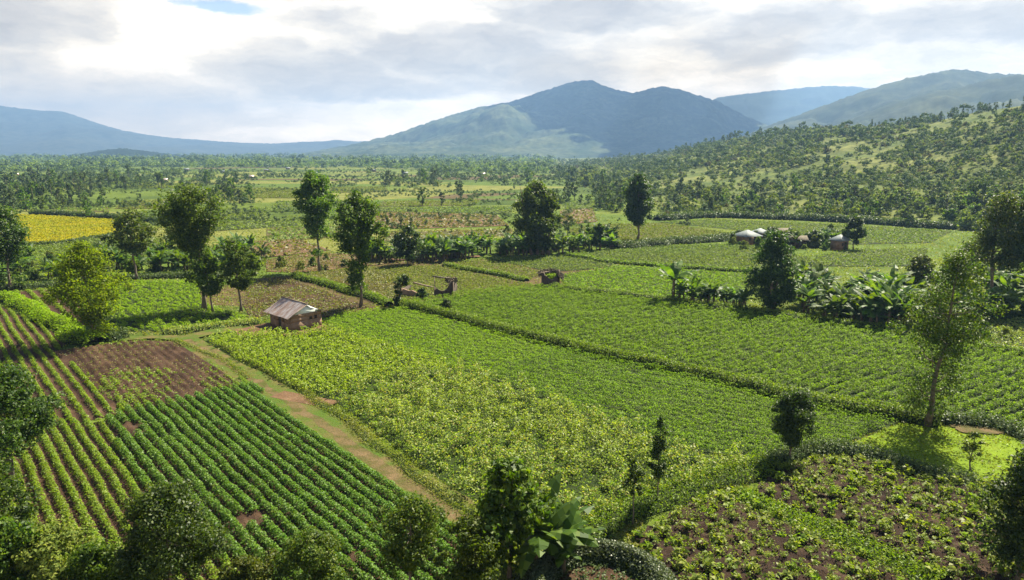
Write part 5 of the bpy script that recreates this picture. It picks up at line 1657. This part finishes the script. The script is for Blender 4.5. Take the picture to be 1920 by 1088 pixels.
def acc(bs):
    r = None
    for b, k in bs:
        x = math_(nt, 'MULTIPLY', b, k)
        r = x if r is None else math_(nt, 'MAXIMUM', r, x)
    return r


dark = acc([(blob(40, 20, 140, 50), 1.0), (blob(560, 130, 170, 52), .95), (blob(680, 168, 190, 24), .95), (blob(870, 95, 210, 60), 1.0), (blob(980, 140, 220, 34), .85),
            (blob(1100, 22, 210, 36), 1.0), (blob(620, 35, 120, 26), .75), (blob(1480, 70, 170, 50), .85), (blob(1780, 70, 190, 48), .9), (blob(1300, 100, 260, 36), .55),
            (blob(90, 160, 190, 60), .45), (blob(300, 180, 130, 18), .4), (blob(1900, 20, 90, 40), .6), (blob(1000, -120, 900, 60), .7), (blob(430, 210, 300, 26), .35)])
lite = acc([(blob(300, 70, 170, 70), 1.0), (blob(520, 60, 90, 60), .7), (blob(720, 230, 260, 40), .8), (blob(800, 30, 110, 34), 1.0), (blob(1230, 130, 90, 50), .7), (blob(1700, 110, 220, 20), .8)])
mp2 = nd(nt, 'ShaderNodeMapping'); mp2.inputs['Scale'].default_value = (12, 38, 1)
nt.links.new(WP, mp2.inputs[0])
fn = noise(nt, mp2.outputs[0], 1.0, 9, .66)
fnv = ramp(nt, fn.outputs['Fac'], [(.3, (0, 0, 0)), (.7, (1, 1, 1))]).outputs[0]
# cloud brightness 0..1
v = math_(nt, 'ADD', .68, math_(nt, 'MULTIPLY', lite, .30))
v = math_(nt, 'ADD', v, math_(nt, 'MULTIPLY', math_(nt, 'SUBTRACT', fnv, .5), .46))
v = math_(nt, 'SUBTRACT', v, math_(nt, 'MULTIPLY', dark, .52), True)
cl = ramp(nt, v, [(0.0, (3.5, 3.1, 2.75)), (.3, (4.9, 4.4, 3.8)), (.6, (6.9, 6.1, 5.0)), (1.0, (10.6, 9.5, 8.0))]).outputs[0]
tint = ramp(nt, el, [(.03, (1.5, 1.25, .92)), (.12, (1.2, 1.1, .94)), (.22, (1, 1, 1))]).outputs[0]
cl = mixc(nt, 1.0, cl, tint, 'MULTIPLY')
# away from the horizon clouds break up
cov_n = noise(nt, tc.outputs['Generated'], 3.0, 6, .6)
cov_hi = ramp(nt, cov_n.outputs['Fac'], [(.48, (0, 0, 0)), (.62, (1, 1, 1))]).outputs[0]
hi = nd(nt, 'ShaderNodeMapRange'); nt.links.new(el, hi.inputs[0]); hi.inputs[1].default_value = .25; hi.inputs[2].default_value = .5
cov = mixc(nt, hi.outputs[0], (1, 1, 1), mixc(nt, .25, (0, 0, 0), cov_hi))
hole = blob(405, 4, 60, 14, .8)
cov = mixc(nt, math_(nt, 'MULTIPLY', hole, .85), cov, (0, 0, 0))
final = mixc(nt, cov, sky.outputs[0], cl)
nt.links.new(final, bg.inputs['Color'])

# ------------------------------------------------------------------ render settings
scene.view_settings.view_transform = 'Standard'
scene.view_settings.look = 'None'
scene.view_settings.exposure = 1.82
scene.view_settings.gamma = 1.0
scene.render.engine = 'CYCLES'
c = scene.cycles
c.use_denoising = True
try: c.denoiser = 'OPENIMAGEDENOISE'
except Exception: pass
c.max_bounces = 5
c.diffuse_bounces = 1
c.glossy_bounces = 2
c.transmission_bounces = 3
c.volume_bounces = 0
c.transparent_max_bounces = 8
c.caustics_reflective = False
c.caustics_refractive = False
c.sample_clamp_indirect = 4.0
